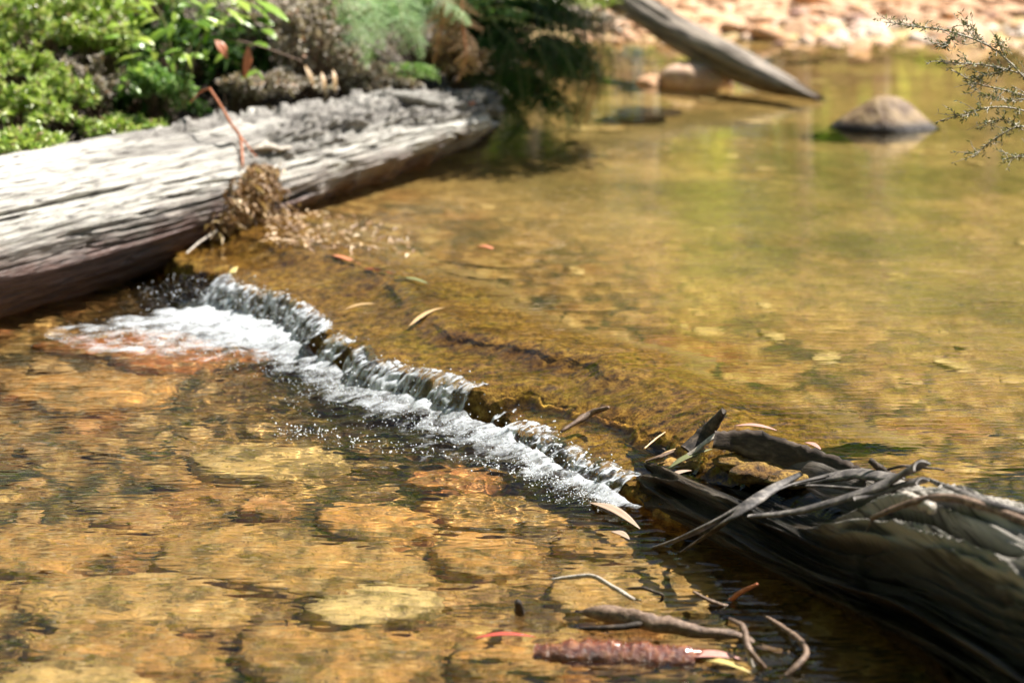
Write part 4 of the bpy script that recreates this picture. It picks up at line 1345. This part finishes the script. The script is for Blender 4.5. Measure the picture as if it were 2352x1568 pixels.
def sprigs(tips, root, per, L, W, droop=0.05, rs=0.0022, start=0.5, fan=0.9):
    """stems arching from the root to each tip, leafed in pairs; returns (stem mesh, leaf mesh, rnd)"""
    st, B, D, N = [], [], [], []
    for tp in tips:
        mid = root * 0.45 + tp * 0.55 + np.array([rng.normal(0, .02), rng.normal(0, .02), np.linalg.norm(tp - root) * 0.18])
        q = smoothpath([root, mid, tp], 14)
        st.append(tube([root, mid, tp], (rs, rs * 0.8, rs * 0.4), 8, 5)[:2])
        T = np.gradient(q, axis=0)
        T /= np.linalg.norm(T, axis=1, keepdims=True) + 1e-9
        ts = start + (1 - start) * rng.random(per) ** 0.8
        f = ts * 13
        i = np.minimum(f.astype(int), 12)
        pos = q[i] + (q[i + 1] - q[i]) * (f - i)[:, None]
        dr = T[i] * 0.5 + fan * unit(per) + np.array([0, 0, 0.15])
        B.append(pos)
        D.append(dr)
        N.append(unit(per) * 0.7 + np.array([0.2, -0.2, 0.9]))
    B, D, N = np.vstack(B), np.vstack(D), np.vstack(N)
    V, F, rnd = leaflets(B, D, N, L * rng.uniform(0.7, 1.25, len(B)), W * rng.uniform(0.8, 1.2, len(B)))
    return merge(st), (V, F), rnd


def small_shrub(label, px, py, Yb, rx, rz, n, per, mat='leaf_small', L=0.024, W=0.010, name='low_shrub', cat='shrub', flat=0.8, ry=None):
    c = atY(px, py, Yb)
    zb = float(bankz(c[0], c[1] + 0.1))
    root = np.array([c[0], c[1] + 0.08, min(zb, c[2] - rz * 0.6)])
    if zb < ZUP + 0.05:                   # rooted on the bank, leaning out over the water
        rx_ = float(xedge(root[1])) - 0.35
        root = np.array([rx_, root[1], float(bankz(rx_, root[1]))])
    d = unit(n)
    d[:, 2] = np.abs(d[:, 2]) * 0.9 - 0.25
    ry = ry or rx * 0.8
    tips = c + d * np.array([rx, ry, rz]) * rng.uniform(0.45, 1.22, (n, 1))
    stm, lf, rnd = sprigs(tips[:int(n * 0.78)], root, int(per * 0.7), L * 1.2, W * 1.15)
    e = empty(name, label, cat, tuple(root), 'small-leaved shrubs on the bank')
    o = into('stems', stm, M['twig_brown'], e)
    tag(o, kind='stuff')
    o = into('foliage', lf, M[mat], e, att={'rnd': rnd}, smooth=False)
    tag(o, kind='stuff')
    return e


small_shrub('pale green shrub filling the top left corner', 60, 60, 7.3, 0.24, 0.22, 75, 60)
small_shrub('pale green mounded shrub at the left edge above the grey log', 40, 250, 6.75, 0.18, 0.13, 75, 60)
small_shrub('rounded pale green shrub right of the left-edge mound', 130, 215, 6.95, 0.13, 0.12, 70, 60)
small_shrub('low green shrub spilling onto the top of the grey log', 270, 290, 6.95, 0.15, 0.05, 75, 60)
small_shrub('low green shrub hugging the grey log at the left edge', 60, 330, 6.45, 0.18, 0.05, 70, 60)
small_shrub('green shrub at the top edge left of the broad-leaved shrub', 215, 20, 7.5, 0.17, 0.14, 60, 55)
small_shrub('grey-brown withered shrub between the green shrubs', 205, 190, 7.15, 0.13, 0.17, 50, 50, 'dry', 0.022, 0.009)
small_shrub('grey withered shrub right of the broad-leaved shrub', 700, 90, 7.7, 0.17, 0.20, 90, 60, 'dry', 0.022, 0.010)
small_shrub('grey withered tangle behind the middle of the grey log', 640, 200, 7.5, 0.20, 0.08, 80, 60, 'dry', 0.022, 0.010)
small_shrub('withered tangle below the light green ferns', 860, 190, 7.95, 0.16, 0.09, 80, 60, 'dry', 0.022, 0.010)
small_shrub('bright green cushion plant at the foot of the brown fern', 985, 175, 8.05, 0.08, 0.05, 45, 40, 'fern', 0.018, 0.006)
small_shrub('dry grey shrub hanging at the tip of the overhang', 1400, 70, 9.2, 0.10, 0.14, 50, 45, 'dry', 0.020, 0.010)
small_shrub('dark shrub under the top of the overhang', 1240, 40, 8.9, 0.26, 0.16, 80, 60, 'fern_shade', 0.03, 0.012)
small_shrub('dark shrub low in the shade of the overhang', 1230, 250, 8.65, 0.20, 0.20, 80, 60, 'fern_shade', 0.026, 0.010)
small_shrub('yellow-green shrub at the top edge above the overhang', 1330, 4, 9.6, 0.22, 0.10, 60, 50, 'leaf_small', 0.024, 0.010)
small_shrub('dark green shrub behind the broad-leaved shrub', 420, 130, 7.75, 0.34, 0.24, 90, 55, 'fern_shade', 0.03, 0.013)
small_shrub('dark green shrub behind the pale left shrubs', 140, 110, 7.7, 0.40, 0.30, 90, 55, 'fern_shade', 0.03, 0.013)

for (lab, px, py, Yb, rx, rz, mt) in (
        ('pale green shrub just under the top left corner', 30, 150, 7.1, 0.17, 0.12, 'leaf_small'), ('pale green shrub below the top-edge shrub on the left', 230, 85, 7.35, 0.13, 0.09, 'leaf_small'),
        ('green sprawling shrub beneath the broad leaves', 350, 190, 7.25, 0.13, 0.10, 'fern'), ('dark shrub in the gap beneath the broad leaves', 330, 240, 7.4, 0.22, 0.12, 'fern_shade'),
        ('grey heathy shrub at the top edge left of the ferns', 700, 10, 8.0, 0.26, 0.14, 'dry'), ('grey heathy shrub over the hanging dry leaves', 600, 60, 7.9, 0.16, 0.20, 'dry'),
        ('pale withered shrub under the left light green fern', 790, 150, 7.85, 0.13, 0.15, 'dry'), ('dry brown shrub behind the dead fern', 1060, 150, 8.3, 0.12, 0.18, 'litter_brown'), ('dark green shrub between the grey heath and the ferns', 560, 150, 7.9, 0.2, 0.16, 'fern_shade')):
    small_shrub(lab, px, py, Yb, rx, rz, 70, 60, mt, 0.022, 0.010)
small_shrub('dark shrub between the brown fern and the overhang', 1120, 90, 8.75, 0.20, 0.24, 90, 60, 'fern_shade', 0.03, 0.012)
small_shrub('dark shrub at the back of the overhang over the water', 1330, 160, 9.1, 0.12, 0.22, 80, 60, 'fern_shade', 0.026, 0.010)
small_shrub('mid-green shrub at the top edge behind the ferns', 960, 20, 8.7, 0.42, 0.20, 90, 60, 'fern', 0.03, 0.012)
small_shrub('pale green shrub at the far top left corner', 330, -20, 8.1, 0.50, 0.22, 90, 60)

# ---- broad-leaved shrub: each leaf a part
bs = empty('broadleaf_shrub', 'shrub with long glossy bright green leaves above the grey log', 'shrub', tuple(atY(430, 230, 7.3)))
zz = 7.2
lv = [((366, 40), (262, 38)), ((366, 42), (300, 78)), ((400, 50), (386, 92)), ((440, 14), (408, 16)), ((500, 12), (458, 32)), ((555, 5), (620, 50)), ((585, 0), (664, 52)),
      ((290, 94), (234, 92)), ((282, 110), (214, 140)), ((350, 30), (316, -4)), ((268, 178), (326, 222)), ((470, 40), (520, 62)), ((400, 60), (350, 100)), ((420, 45), (480, 72)),
      ((490, 60), (470, 104)), ((380, 70), (330, 116)), ((310, 130), (260, 150)), ((350, 120), (300, 104)), ((430, 80), (400, 130)), ((540, 40), (590, 70)), ((520, 20), (560, 60)), ((450, 0), (400, -20)),
      ((360, 10), (300, 20)), ((330, 60), (280, 60)), ((460, 60), (440, 100)), ((478, 110), (470, 140)), ((340, 150), (310, 190)), ((300, 190), (270, 210)), ((380, 130), (400, 170)), ((560, 20), (520, -10)), ((600, 30), (640, 20)), ((420, 120), (440, 160)), ((280, 60), (240, 70))]
for q in range(34):
    a = np.array([rng.uniform(280, 600), rng.uniform(-10, 190)])
    th = rng.uniform(0, 6.28)
    lv.append((tuple(a), tuple(a + np.array([math.cos(th) * 52, abs(math.sin(th)) * 34]))))
for (a, b) in lv:
    dy = rng.uniform(-0.12, 0.15)
    A_, B_ = atY(a[0], a[1], zz + dy), atY(b[0], b[1], zz + dy + rng.uniform(-0.07, 0.03))
    bl = blade(A_, B_, np.linalg.norm(B_ - A_) * 0.3 + 0.008, (rng.normal(0.25, 0.3), rng.normal(-0.35, 0.3), 1.0), rng.uniform(-0.02, 0.14), 0.3, 9, 0.0007, 0.42)
    into('leaf', bl, M['leaf_broad'], bs)
for (pts, r_) in ((((420, 250), (400, 150), (380, 60), (350, 0)), .004), (((425, 250), (450, 120), (500, 40), (560, 0)), .004), (((410, 250), (330, 180), (290, 110), (270, 60)), .003), (((420, 240), (440, 90), (470, 40), (450, -20)), .003)):
    into('stem', tube([atY(x_, y_, 7.25) for x_, y_ in pts], (r_, r_ * .8, r_ * .6), 16, 6), M['stem_green'], bs)


# ---- ferns
def frond(P, wid, npin, mat, par, sub=9, seed=0, hang=0.0):
    """a frond: rachis with pinnae on both sides, each pinna a row of leaflets"""
    npin = max(12, int(npin * 0.75))
    q = smoothpath(P, 40)
    T, S, N = frames(q)
    B, D, NN, LL = [], [], [], []
    for i in range(npin):
        t = 0.12 + 0.88 * i / npin
        f = t * 39
        k = min(int(f), 38)
        pos = q[k] + (q[k + 1] - q[k]) * (f - k)
        pl = wid * math.sin(min(1, (1 - t) * 1.15 + 0.03) * math.pi / 2) * min(1, 0.45 + t * 2.2)
        for sd in (-1, 1):
            dr = S[k] * sd + T[k] * 0.45 + np.array([0, 0, -hang]) + rng.normal(0, .16, 3)
            dr /= np.linalg.norm(dr)
            e2 = np.cross(dr, N[k])
            for j in range(sub):
                tt = (j + 0.4) / sub
                for s2 in (-1, 1):
                    B.append(pos + dr * pl * tt - N[k] * pl * 0.2 * tt * tt)
                    D.append(e2 * s2 + dr * 0.7)
                    NN.append(N[k] + rng.normal(0, .2, 3))
                    LL.append(pl * 0.10 * (1 - tt * 0.7) + 0.003)
    LL = np.array(LL)
    V, F, rnd = leaflets(np.array(B), np.array(D), np.array(NN), LL, LL * 0.62, 0.15)
    tb = tube(P, (0.0028, 0.002, 0.0008), 20, 5)[:2]
    fr = into('frond', tb, M['stem_green'] if mat != 'fern_dead' else M['stem_red'], par)
    o = mk('leaflets', V - np.array(par.location[:]), F, M[mat], fr, smooth=False, att={'rnd': rnd})
    tag(o, kind='stuff')


def fern(label, fr, mat, wid, Y, npin=24, name='fern', hang=0.1):
    base = atY(fr[0][0][0], fr[0][0][1], Y)
    e = empty(name, label, 'fern', tuple(base))
    for pts in fr:
        P = [atY(p_[0], p_[1], Y + (p_[2] if len(p_) > 2 else 0)) for p_ in pts]
        frond(P, wid, npin, mat, e, hang=hang)


fern('light green fern with drooping fronds at the top centre', [((900, -40), (930, 20, -.06), (955, 80, -.1), (970, 140, -.12)), ((890, -30), (880, 30, -.05), (860, 90, -.08), (850, 150, -.1)), ((905, -40), (990, -20, -.1), (1050, 20, -.15), (1080, 60, -.18)), ((900, -60), (915, 0, -.1), (925, 60, -.2), (925, 130, -.25))], 'fern', 0.125, 8.1)
fern('light green fern left of the drooping top-centre fern', [((790, -20), (810, 40, -.06), (830, 100, -.1), (845, 165, -.12)), ((780, -10), (765, 40, -.06), (755, 90, -.1), (745, 130, -.12)), ((800, -40), (840, 0, -.1), (860, 50, -.15), (880, 120, -.2))], 'fern', 0.115, 7.9)
fern('brown dead fern frond hanging beside the light green fern', [((1020, -40), (1020, 20, -.05), (1010, 80, -.08), (995, 150, -.1)), ((1060, -30), (1062, 50, -.05), (1070, 130, -.08), (1050, 190, -.1))], 'fern_dead', 0.10, 8.0)
fern('yellow-green fern reaching right along the top of the overhang', [((1080, 30), (1140, 15, -.08), (1200, 25, -.12), (1290, 60, -.16)), ((1090, 50), (1150, 40, -.1), (1220, 60, -.14), (1270, 80, -.18)), ((1085, 10), (1130, -6, -.08), (1200, -6, -.12), (1260, 12, -.16))], 'leaf_small', 0.045, 8.3, 20)
fern('deep green fern hanging in the shade above the water', [((1190, 60), (1240, 120, -.08), (1265, 200, -.12), (1255, 290, -.14)), ((1180, 80), (1190, 160, -.1), (1200, 240, -.14), (1190, 310, -.16)), ((1200, 70), (1280, 110, -.08), (1320, 180, -.12), (1335, 260, -.14)), ((1170, 90), (1150, 160, -.08), (1150, 230, -.12), (1165, 300, -.14))], 'fern_shade', 0.10, 8.45, 26)
fern('deep green fern low against the end of the grey log', [((1230, 220), (1210, 260, -.06), (1180, 300, -.1), (1160, 330, -.12)), ((1240, 220), (1250, 270, -.06), (1250, 320, -.1), (1240, 360, -.12)), ((1240, 215), (1290, 240, -.06), (1310, 290, -.1), (1300, 345, -.12))], 'fern_shade', 0.085, 8.5, 24)
fern('dark green fern arching out over the pool', [((1300, 60), (1345, 110, -.08), (1370, 170, -.12), (1375, 240, -.14)), ((1290, 80), (1310, 150, -.1), (1330, 220, -.14), (1330, 300, -.16)), ((1310, 50), (1370, 80, -.08), (1400, 130, -.12), (1405, 180, -.14))], 'fern_shade', 0.10, 8.75, 24)
fern('dark fern filling the gap above the end of the grey log', [((1120, 60), (1130, 120, -.08), (1140, 180, -.12), (1125, 240, -.14)), ((1130, 50), (1180, 100, -.1), (1210, 160, -.14), (1215, 230, -.16)), ((1110, 70), (1090, 120, -.08), (1085, 170, -.1), (1095, 220, -.12))], 'fern_shade', 0.12, 8.5, 24)
fern('brown dead fern trailing at the right tip of the overhang', [((1365, 170), (1350, 210, -.03), (1330, 250, -.05), (1320, 290, -.06)), ((1370, 175), (1365, 215, -.03), (1350, 255, -.05), (1345, 290, -.06))], 'fern_dead', 0.06, 8.7, 16)

# ---- hanging grass over the water
gr = empty('grass_tussock', 'tussock of long grass blades trailing from the overhang to the water', 'grass', tuple(atY(1330, 10, 8.9)))
for q in range(48):
    x0, y0 = rng.uniform(1200, 1400), rng.uniform(-20, 110)
    x1, y1 = x0 + rng.normal(20, 45), rng.uniform(200, 430)
    A_, B_ = atY(x0, y0, 8.8 + rng.normal(0, .1)), atY(x1, y1, 8.6 + rng.normal(0, .1))
    B_[2] = max(B_[2], ZUP + 0.01)
    mid = (A_ * 0.55 + B_ * 0.45) + np.array([rng.uniform(-0.04, 0.2), -0.08, rng.uniform(0.02, 0.14)])
    st = strip([A_, mid, B_], (0.003, 0.0034, 0.001), 0.6, 0.0006, 14)
    into('blade', (st[0], st[1]), M['grass'], gr, att={'rnd': np.full(len(st[0]), rng.random())})

# ---- dead stalks and odd leaves among the plants
stick('dry_stalk', 'long dry stalk crossing from the broad leaves to the grey tangle', 'stalk', [atY(511, 87, 7.15), atY(580, 102, 7.15), atY(648, 124, 7.15), atY(694, 142, 7.15)], (0.002, 0.003, 0.003), 'twig_brown')
leafobj('rust-red leaf hanging in the middle of the bank shrubs', atY(570, 104, 7.1), atY(561, 182, 7.1), 0.034, 'lf_rust', (0.5, -0.8, 0.1), 0.05)
leafobj('rust-pink leaf hanging left of the rust-red leaf', atY(494, 92, 7.1), atY(522, 136, 7.1), 0.036, 'lf_rust', (0.5, -0.8, 0.3), 0.1)
for q, (x0, y0, x1, y1) in enumerate(((700, 150, 722, 205), (738, 165, 748, 222), (765, 160, 770, 215), (1030, 250, 1036, 218), (1075, 240, 1092, 235))):
    leafobj(('upper-left dry leaf of three hanging over the grey log', 'middle dry leaf of three hanging over the grey log', 'right dry leaf of three hanging over the grey log', 'orange leaf standing on the broken end of the grey log', 'small orange leaf at the broken end of the grey log')[q],
            atY(x0, y0, 7.55 if q < 3 else 8.0), atY(x1, y1, 7.5 if q < 3 else 8.0), 0.016, 'lf_tan' if q < 3 else 'lf_rust', (0.3, -0.9, 0.3), 0.1)

# ---- dry litter over the bank
n = 26000
x, y = rng.uniform(-3.2, 0.5, n), rng.uniform(5.6, 10.5, n)
d = (xedge(y) - x) * 0.8
k = (d > 0.02) & (d < 1.3)
x, y = x[k], y[k]
V, F, rnd = leaflets(np.stack([x, y, bankz(x, y) + rng.uniform(0.0, 0.04, len(x))], -1), unit(len(x)) * [1, 1, 0.5], unit(len(x)) * 0.6 + [0, 0, 1], rng.uniform(0.015, 0.05, len(x)), rng.uniform(0.006, 0.013, len(x)))
tag(mk('leaf_litter', V, F, M['dry'], smooth=False, att={'rnd': rnd}), 'dry grey and brown leaf litter lying over the soil bank', kind='stuff')

# undergrowth covering the rest of the bank, outside the picture
n = 70000
x, y = rng.uniform(-6, 0.3, n), rng.uniform(4.2, 14, n)
d = (xedge(y) - x) * 0.8
k = (d > 0.75) & (fbm(x * 1.6, y * 1.6, 0, 3, 62) > -0.2)
x, y = x[k], y[k]
V, F, rnd = leaflets(np.stack([x, y, bankz(x, y) + rng.random(len(x)) ** 1.5 * (0.25 + 0.4 * (fbm(x * 1.3, y * 1.3, 0, 2, 63) + 0.5))], -1), unit(len(x)) + [0, 0, 0.3], unit(len(x)) * 0.7 + [0, 0, 1], rng.uniform(0.04, 0.09, len(x)), rng.uniform(0.015, 0.035, len(x)))
tag(mk('undergrowth', V, F, M['fern'], smooth=False, att={'rnd': rnd}), 'green undergrowth covering the upper slope of the bank', kind='stuff')

# ------------------------------------------------------------------ flood debris caught on the grey log
db = empty('flood_debris', 'clump of brown dead fern and leaf scraps hanging on the grey log', 'debris', tuple(at(560, 610, 0.05)))
n = 2600
tt = rng.random(n)
cx_ = np.interp(tt, [0, 0.3, 0.6, 0.85, 1], [600, 590, 565, 545, 500]) + rng.normal(0, 1, n) * np.interp(tt, [0, 0.3, 0.6, 1], [16, 28, 36, 26])
cy_ = 375 + tt * 225
pp = np.array([on(bvL, a, b, 0.0, 0.05) for a, b in zip(cx_, cy_)])
dirc = (CAMP - pp) / np.linalg.norm(CAMP - pp, axis=1)[:, None]
pp = pp + dirc * np.minimum(rng.random(n) * 0.10, 0.16 * tt + 0.02)[:, None]
ll = 0.008 + 0.05 * rng.random(n) ** 2.5
V, F, rnd = leaflets(pp, unit(n) * 0.8 + [0, 0, -0.7], unit(n), ll, np.maximum(0.003, ll * rng.uniform(0.15, 0.5, n)), 0.6)
o = into('dead_leaves', (V, F), M['litter_brown'], db, att={'rnd': rnd}, smooth=False)
tag(o, kind='stuff')
for q in range(34):
    a = rng.integers(n)
    b = pp[a] + np.array([rng.normal(0, .03), rng.normal(0, .03), -rng.uniform(0.05, 0.16)])
    into('twig', tube([pp[a], (pp[a] + b) / 2 + rng.normal(0, .012, 3), b], (0.002, 0.0022, 0.0012), 10, 5), M['twig_brown'], db)
rs = empty('red_stem', 'bent orange-red stem rising from the flood debris on the grey log', 'stem', tuple(on(bvL, 558, 392)))
into('stalk', tube([on(bvL, 558, 396, .02), on(bvL, 552, 340, .035), atY(530, 284, 6.78), atY(510, 248, 6.78), atY(481, 203, 6.8)], (0.004, 0.005, 0.005, 0.0045, 0.004), 24, 8), M['stem_red'], rs)
into('shoot', tube([atY(481, 203, 6.8), atY(460, 212, 6.82), atY(436, 236, 6.85)], (0.003, 0.003, 0.002), 12, 6), M['stem_red'], rs)
into('shoot', tube([on(bvL, 551, 330, .03), on(bvL, 575, 356, .02), on(bvL, 590, 372, .015)], (0.003, 0.003, 0.002), 12, 6), M['stem_red'], rs)
stick('stick', 'thin grey stick jutting from the grey log under the flood debris', 'stick', [at(428, 582, .10), at(460, 555, .12), at(498, 530, .14)], (0.003, 0.004, 0.004), 'twig_pale')
leafobj('cream leaf tip poking out below the flood debris', at(508, 600, .07), at(532, 640, .03), 0.02, 'lf_tan')
leafobj('yellow leaf scrap at the left end of the weir', at(528, 636, .08), at(546, 612, .10), 0.022, 'lf_yellow')
# litter washed against the log at the left end of the weir
n = 900
px, py = rng.uniform(620, 960, n), rng.uniform(478, 600, n)
k = (py > 478 + 0.10 * (px - 620)) & (py < 560 + 0.10 * (px - 640)) & (rng.random(n) < np.interp(px, [620, 760, 960], [1, 0.6, 0.12]))
pp = np.array([at(a, b, ZUP + rng.uniform(-0.01, 0.012) + 0.03 * (a < 720) * rng.random()) for a, b in zip(px[k], py[k])])
V, F, rnd = leaflets(pp, unit(len(pp)) * [1, 1, 0.3], unit(len(pp)) * 0.4 + [0, 0, 1], rng.uniform(0.02, 0.06, len(pp)), rng.uniform(0.008, 0.018, len(pp)))
tag(mk('washed_up_litter', V, F, M['litter_brown'], smooth=False, att={'rnd': rnd}), 'brown leaf scraps washed up where the weir meets the grey log', kind='stuff')
for q, (x0, y0, x1, y1, mt, lab) in enumerate(((742, 588, 830, 612, 'lf_rust', 'orange leaf under the water on the far end of the weir'), (836, 620, 905, 634, 'lf_red', 'red leaf on the far end of the weir'), (905, 640, 990, 655, 'lf_olive', 'grey-green leaf near the red leaf on the weir'), (1090, 566, 1140, 575, 'lf_rust', 'orange leaf sunk in the pool behind the weir'))):
    leafobj(lab, at(x0, y0, ZUP - .004), at(x1, y1, ZUP - .004), 0.024, mt)
stick('sunken_stick', 'dark stick lying just under the pool surface behind the weir', 'stick', [at(1010, 610, ZUP - .02), at(1110, 620, ZUP - .012), at(1215, 634, ZUP - .03)], (0.004, 0.009, 0.005), 'bark_char')

# ------------------------------------------------------------------ tea-tree shrub reaching in from the right
tt_ = empty('tea_tree', 'fine-leaved twiggy shrub reaching in from the right edge', 'shrub', (2.15, 4.7, 0.0))
YT = 4.85
vis = [[(2460, 300), (2352, 178), (2285, 114), (2219, 84), (2153, 66), (2100, 62), (2065, 55), (2030, 51)],
       [(2400, 200), (2352, 172), (2263, 150), (2197, 145), (2157, 141)], [(2440, 262), (2352, 220), (2307, 207), (2250, 194), (2193, 165)],
       [(2460, 300), (2352, 255), (2285, 246), (2241, 255), (2193, 268)], [(2470, 300), (2352, 290), (2303, 308), (2259, 339), (2232, 361)],
       [(2470, 340), (2380, 345), (2340, 360), (2300, 366)], [(2330, 150), (2300, 165), (2262, 172), (2235, 178)], [(2250, 96), (2240, 70), (2215, 52)], [(2200, 76), (2180, 95), (2165, 110)],
       [(2350, 300), (2320, 280), (2290, 276), (2262, 284)], [(2310, 130), (2296, 104), (2288, 82)], [(2352, 230), (2320, 232), (2280, 222), (2250, 215)]]
st, B, D, N = [], [], [], []


def leafy(P, per, r_, sp=1.0):
    st.append(tube(P, (r_, r_ * .75, r_ * .4), 16, 6)[:2])
    q = smoothpath(P, 60)
    f = np.sort(rng.random(per)) * 58
    i = f.astype(int)
    B.append(q[i])
    T = np.gradient(q, axis=0)
    T /= np.linalg.norm(T, axis=1, keepdims=True) + 1e-9
    D.append(T[i] * 0.8 + unit(per) * 0.9)
    N.append(unit(per))


for q, pts in enumerate(vis):
    dy = rng.normal(0, .05)
    P = [atY(a, b, YT + dy) for a, b in pts]
    leafy(P, int(6 + 16 * len(pts)), 0.0028 if q < 6 else 0.0016)
    for j in range(len(pts) * 3):
        c = smoothpath(P, 40)[rng.integers(6, 39)]
        e = c + unit(1)[0] * np.array([.045, .04, .035]) + np.array([-0.02, 0, 0])
        leafy([c, (c + e) / 2 + rng.normal(0, .004, 3), e], 7, 0.0009)
trunk = [np.array([2.15, 4.7, 0.0]), np.array([2.05, 4.75, 0.5]), np.array([1.95, 4.75, 1.0]), np.array([1.9, 4.6, 1.7])]
tr_ = smoothpath(trunk, 30)
into('trunk', tube(trunk, (0.03, 0.024, 0.018, 0.008), 24, 9, 0.2), M['twig_brown'], tt_)
hub = atY(2460, 300, YT)
into('branch', tube([tr_[14], (tr_[14] + hub) / 2 + [0, 0, .03], hub, atY(2400, 230, YT)], (0.010, 0.007, 0.004, 0.003), 16, 7), M['twig_brown'], tt_)
for q in range(13):                     # the crown out of frame, which shades the furrowed log
    c = tr_[rng.integers(12, 30)]
    e = c + np.array([rng.uniform(-0.6, 0.35), rng.uniform(-1.5, 0.0), rng.uniform(0.0, 0.6)])
    if e[0] < 1176 and (e[0] / (e[1] + 0.2)) < 0.285:
        e[0] = 0.30 * (e[1] + 0.2)
    P = [c, (c + e) / 2 + [0, 0, 0.08], e]
    leafy(P, 60, 0.004)
    for j in range(6):
        c2 = smoothpath(P, 20)[rng.integers(8, 20)]
        e2 = c2 + unit(1)[0] * 0.16
        if e2[0] / (e2[1] + 0.2) < 0.285:
            continue
        leafy([c2, (c2 + e2) / 2, e2], 24, 0.002)
o = into('twigs', merge(st), M['twig_pale'], tt_)
tag(o, kind='stuff')
B, D, N = np.vstack(B), np.vstack(D), np.vstack(N)
V, F, rnd = leaflets(B, D, N, rng.uniform(0.009, 0.016, len(B)), rng.uniform(0.003, 0.0048, len(B)))
o = into('leaves', (V, F), M['tea'], tt_, att={'rnd': rnd}, smooth=False)
tag(o, kind='stuff')

# ------------------------------------------------------------------ the forest round the creek (mirrored in the pool)
parts, lvB, lvL = [], [], []
spots = [(rng.uniform(-14, 20), rng.uniform(18, 27)) for _ in range(60)] + [(rng.uniform(-13, -6), rng.uniform(2, 18)) for _ in range(16)] + [(rng.uniform(-12, 10), rng.uniform(-14, -5)) for _ in range(26)] + [(rng.uniform(10, 18), rng.uniform(-6, 8)) for _ in range(14)] + [(rng.uniform(-7, -4), rng.uniform(-4, 4)) for _ in range(16)] + [(rng.uniform(-4, 3), rng.uniform(-6, -3)) for _ in range(12)]
for (x_, y_) in spots:
    h = rng.uniform(5, 11)
    zb = 0.3 + 0.07 * max(0, y_ - 11)
    r_ = rng.uniform(0.06, 0.18)
    parts.append(tube([(x_, y_, zb - .3), (x_ + rng.normal(0, .2), y_, zb + h * .5), (x_ + rng.normal(0, .5), y_, zb + h)], (r_, r_ * .7, r_ * .3), 10, 7)[:2])
    for c in range(rng.integers(7, 12)):
        cz = zb + h * rng.uniform(0.12, 1.05)
        cc = np.array([x_ + rng.normal(0, 1.0), y_ + rng.normal(0, 0.8), cz])
        m_ = 75
        lvB.append(cc + rng.normal(0, 1, (m_, 3)) * [0.6, 0.6, 0.38])
m_ = 52000                                # sunlit undergrowth behind the far bank, lit and dark columns painted by tone
x_ = rng.uniform(-5, 12, m_)
z_ = 0.4 + 5.2 * rng.random(m_) ** 1.2
y_ = 16.0 + 0.95 * z_ + rng.uniform(0, 0.7, m_)
cl = fbm(x_ * 0.9, y_ * 0.4, z_ * 0.35, 3, 600)
k = cl > -0.15
x_, y_, z_ = x_[k], y_[k], z_[k]
lvL.append((sum(len(a) for a in lvB), len(x_), np.clip(0.72 + 1.1 * vn(x_ * 1.7, 0.3, z_ * 0.15, 601) + 0.25 * vn(x_ * 3.3, 0.7, z_ * 0.5, 602), 0, 1)))
lvB.append(np.stack([x_, y_, z_], -1))
m_ = 16000  # unseen dark leaf layer added to deepen gaps in the pool's reflections
lvL.append((sum(len(a) for a in lvB), m_, np.zeros(m_)))
lvB.append(np.stack([rng.uniform(-8, 16, m_), rng.uniform(22.5, 24, m_), 0.4 + 7.5 * rng.random(m_)], -1))
for x_ in (0.3, 1.15, 2.4, 3.1, 4.1, 5.1, 6.1):
    parts.append(tube([(x_, 16.9, .2), (x_ + rng.normal(0, .1), 16.9, 3.0), (x_ + rng.normal(0, .4), 17, 7.5)], (.07, .06, .03), 10, 7)[:2])
parts.append(tube([(-1.6, 10.2, 0.6), (-0.9, 9.9, 1.5), (0.1, 9.4, 1.9), (1.1, 9.0, 1.85)], (0.05, 0.04, 0.03, 0.012), 16, 7)[:2])  # unseen limb added to carry the shading leaves over the ferns
o = mk('forest', *merge(parts), M['gum'])
tag(o, 'tall forest standing round the creek beyond the picture', kind='stuff')
m_ = 5200                                 # unseen leaf cloud added above the picture to shade the ferns
lvB.append(np.array([0.95, 9.05, 1.85]) + unit(m_) * rng.random((m_, 1)) ** 0.4 * [0.62, 0.62, 0.30])
nb = len(lvB[-1])
lvB = np.vstack(lvB)
sz = rng.uniform(0.16, 0.34, len(lvB))
sz[-nb:] *= 0.28
V, F, rnd = leaflets(lvB, unit(len(lvB)) + [0, 0, -0.4], unit(len(lvB)), sz, sz * rng.uniform(0.38, 0.5, len(lvB)))
rnd = rnd.reshape(-1, 5)
for (a_, m_, tone) in lvL:
    rnd[a_:a_ + m_] = np.clip(tone[:, None] + rng.normal(0, .08, (m_, 1)), 0, 1)
o = mk('foliage', V, F, M['forest'], o, smooth=False, att={'rnd': rnd.ravel()})
tag(o, kind='stuff')
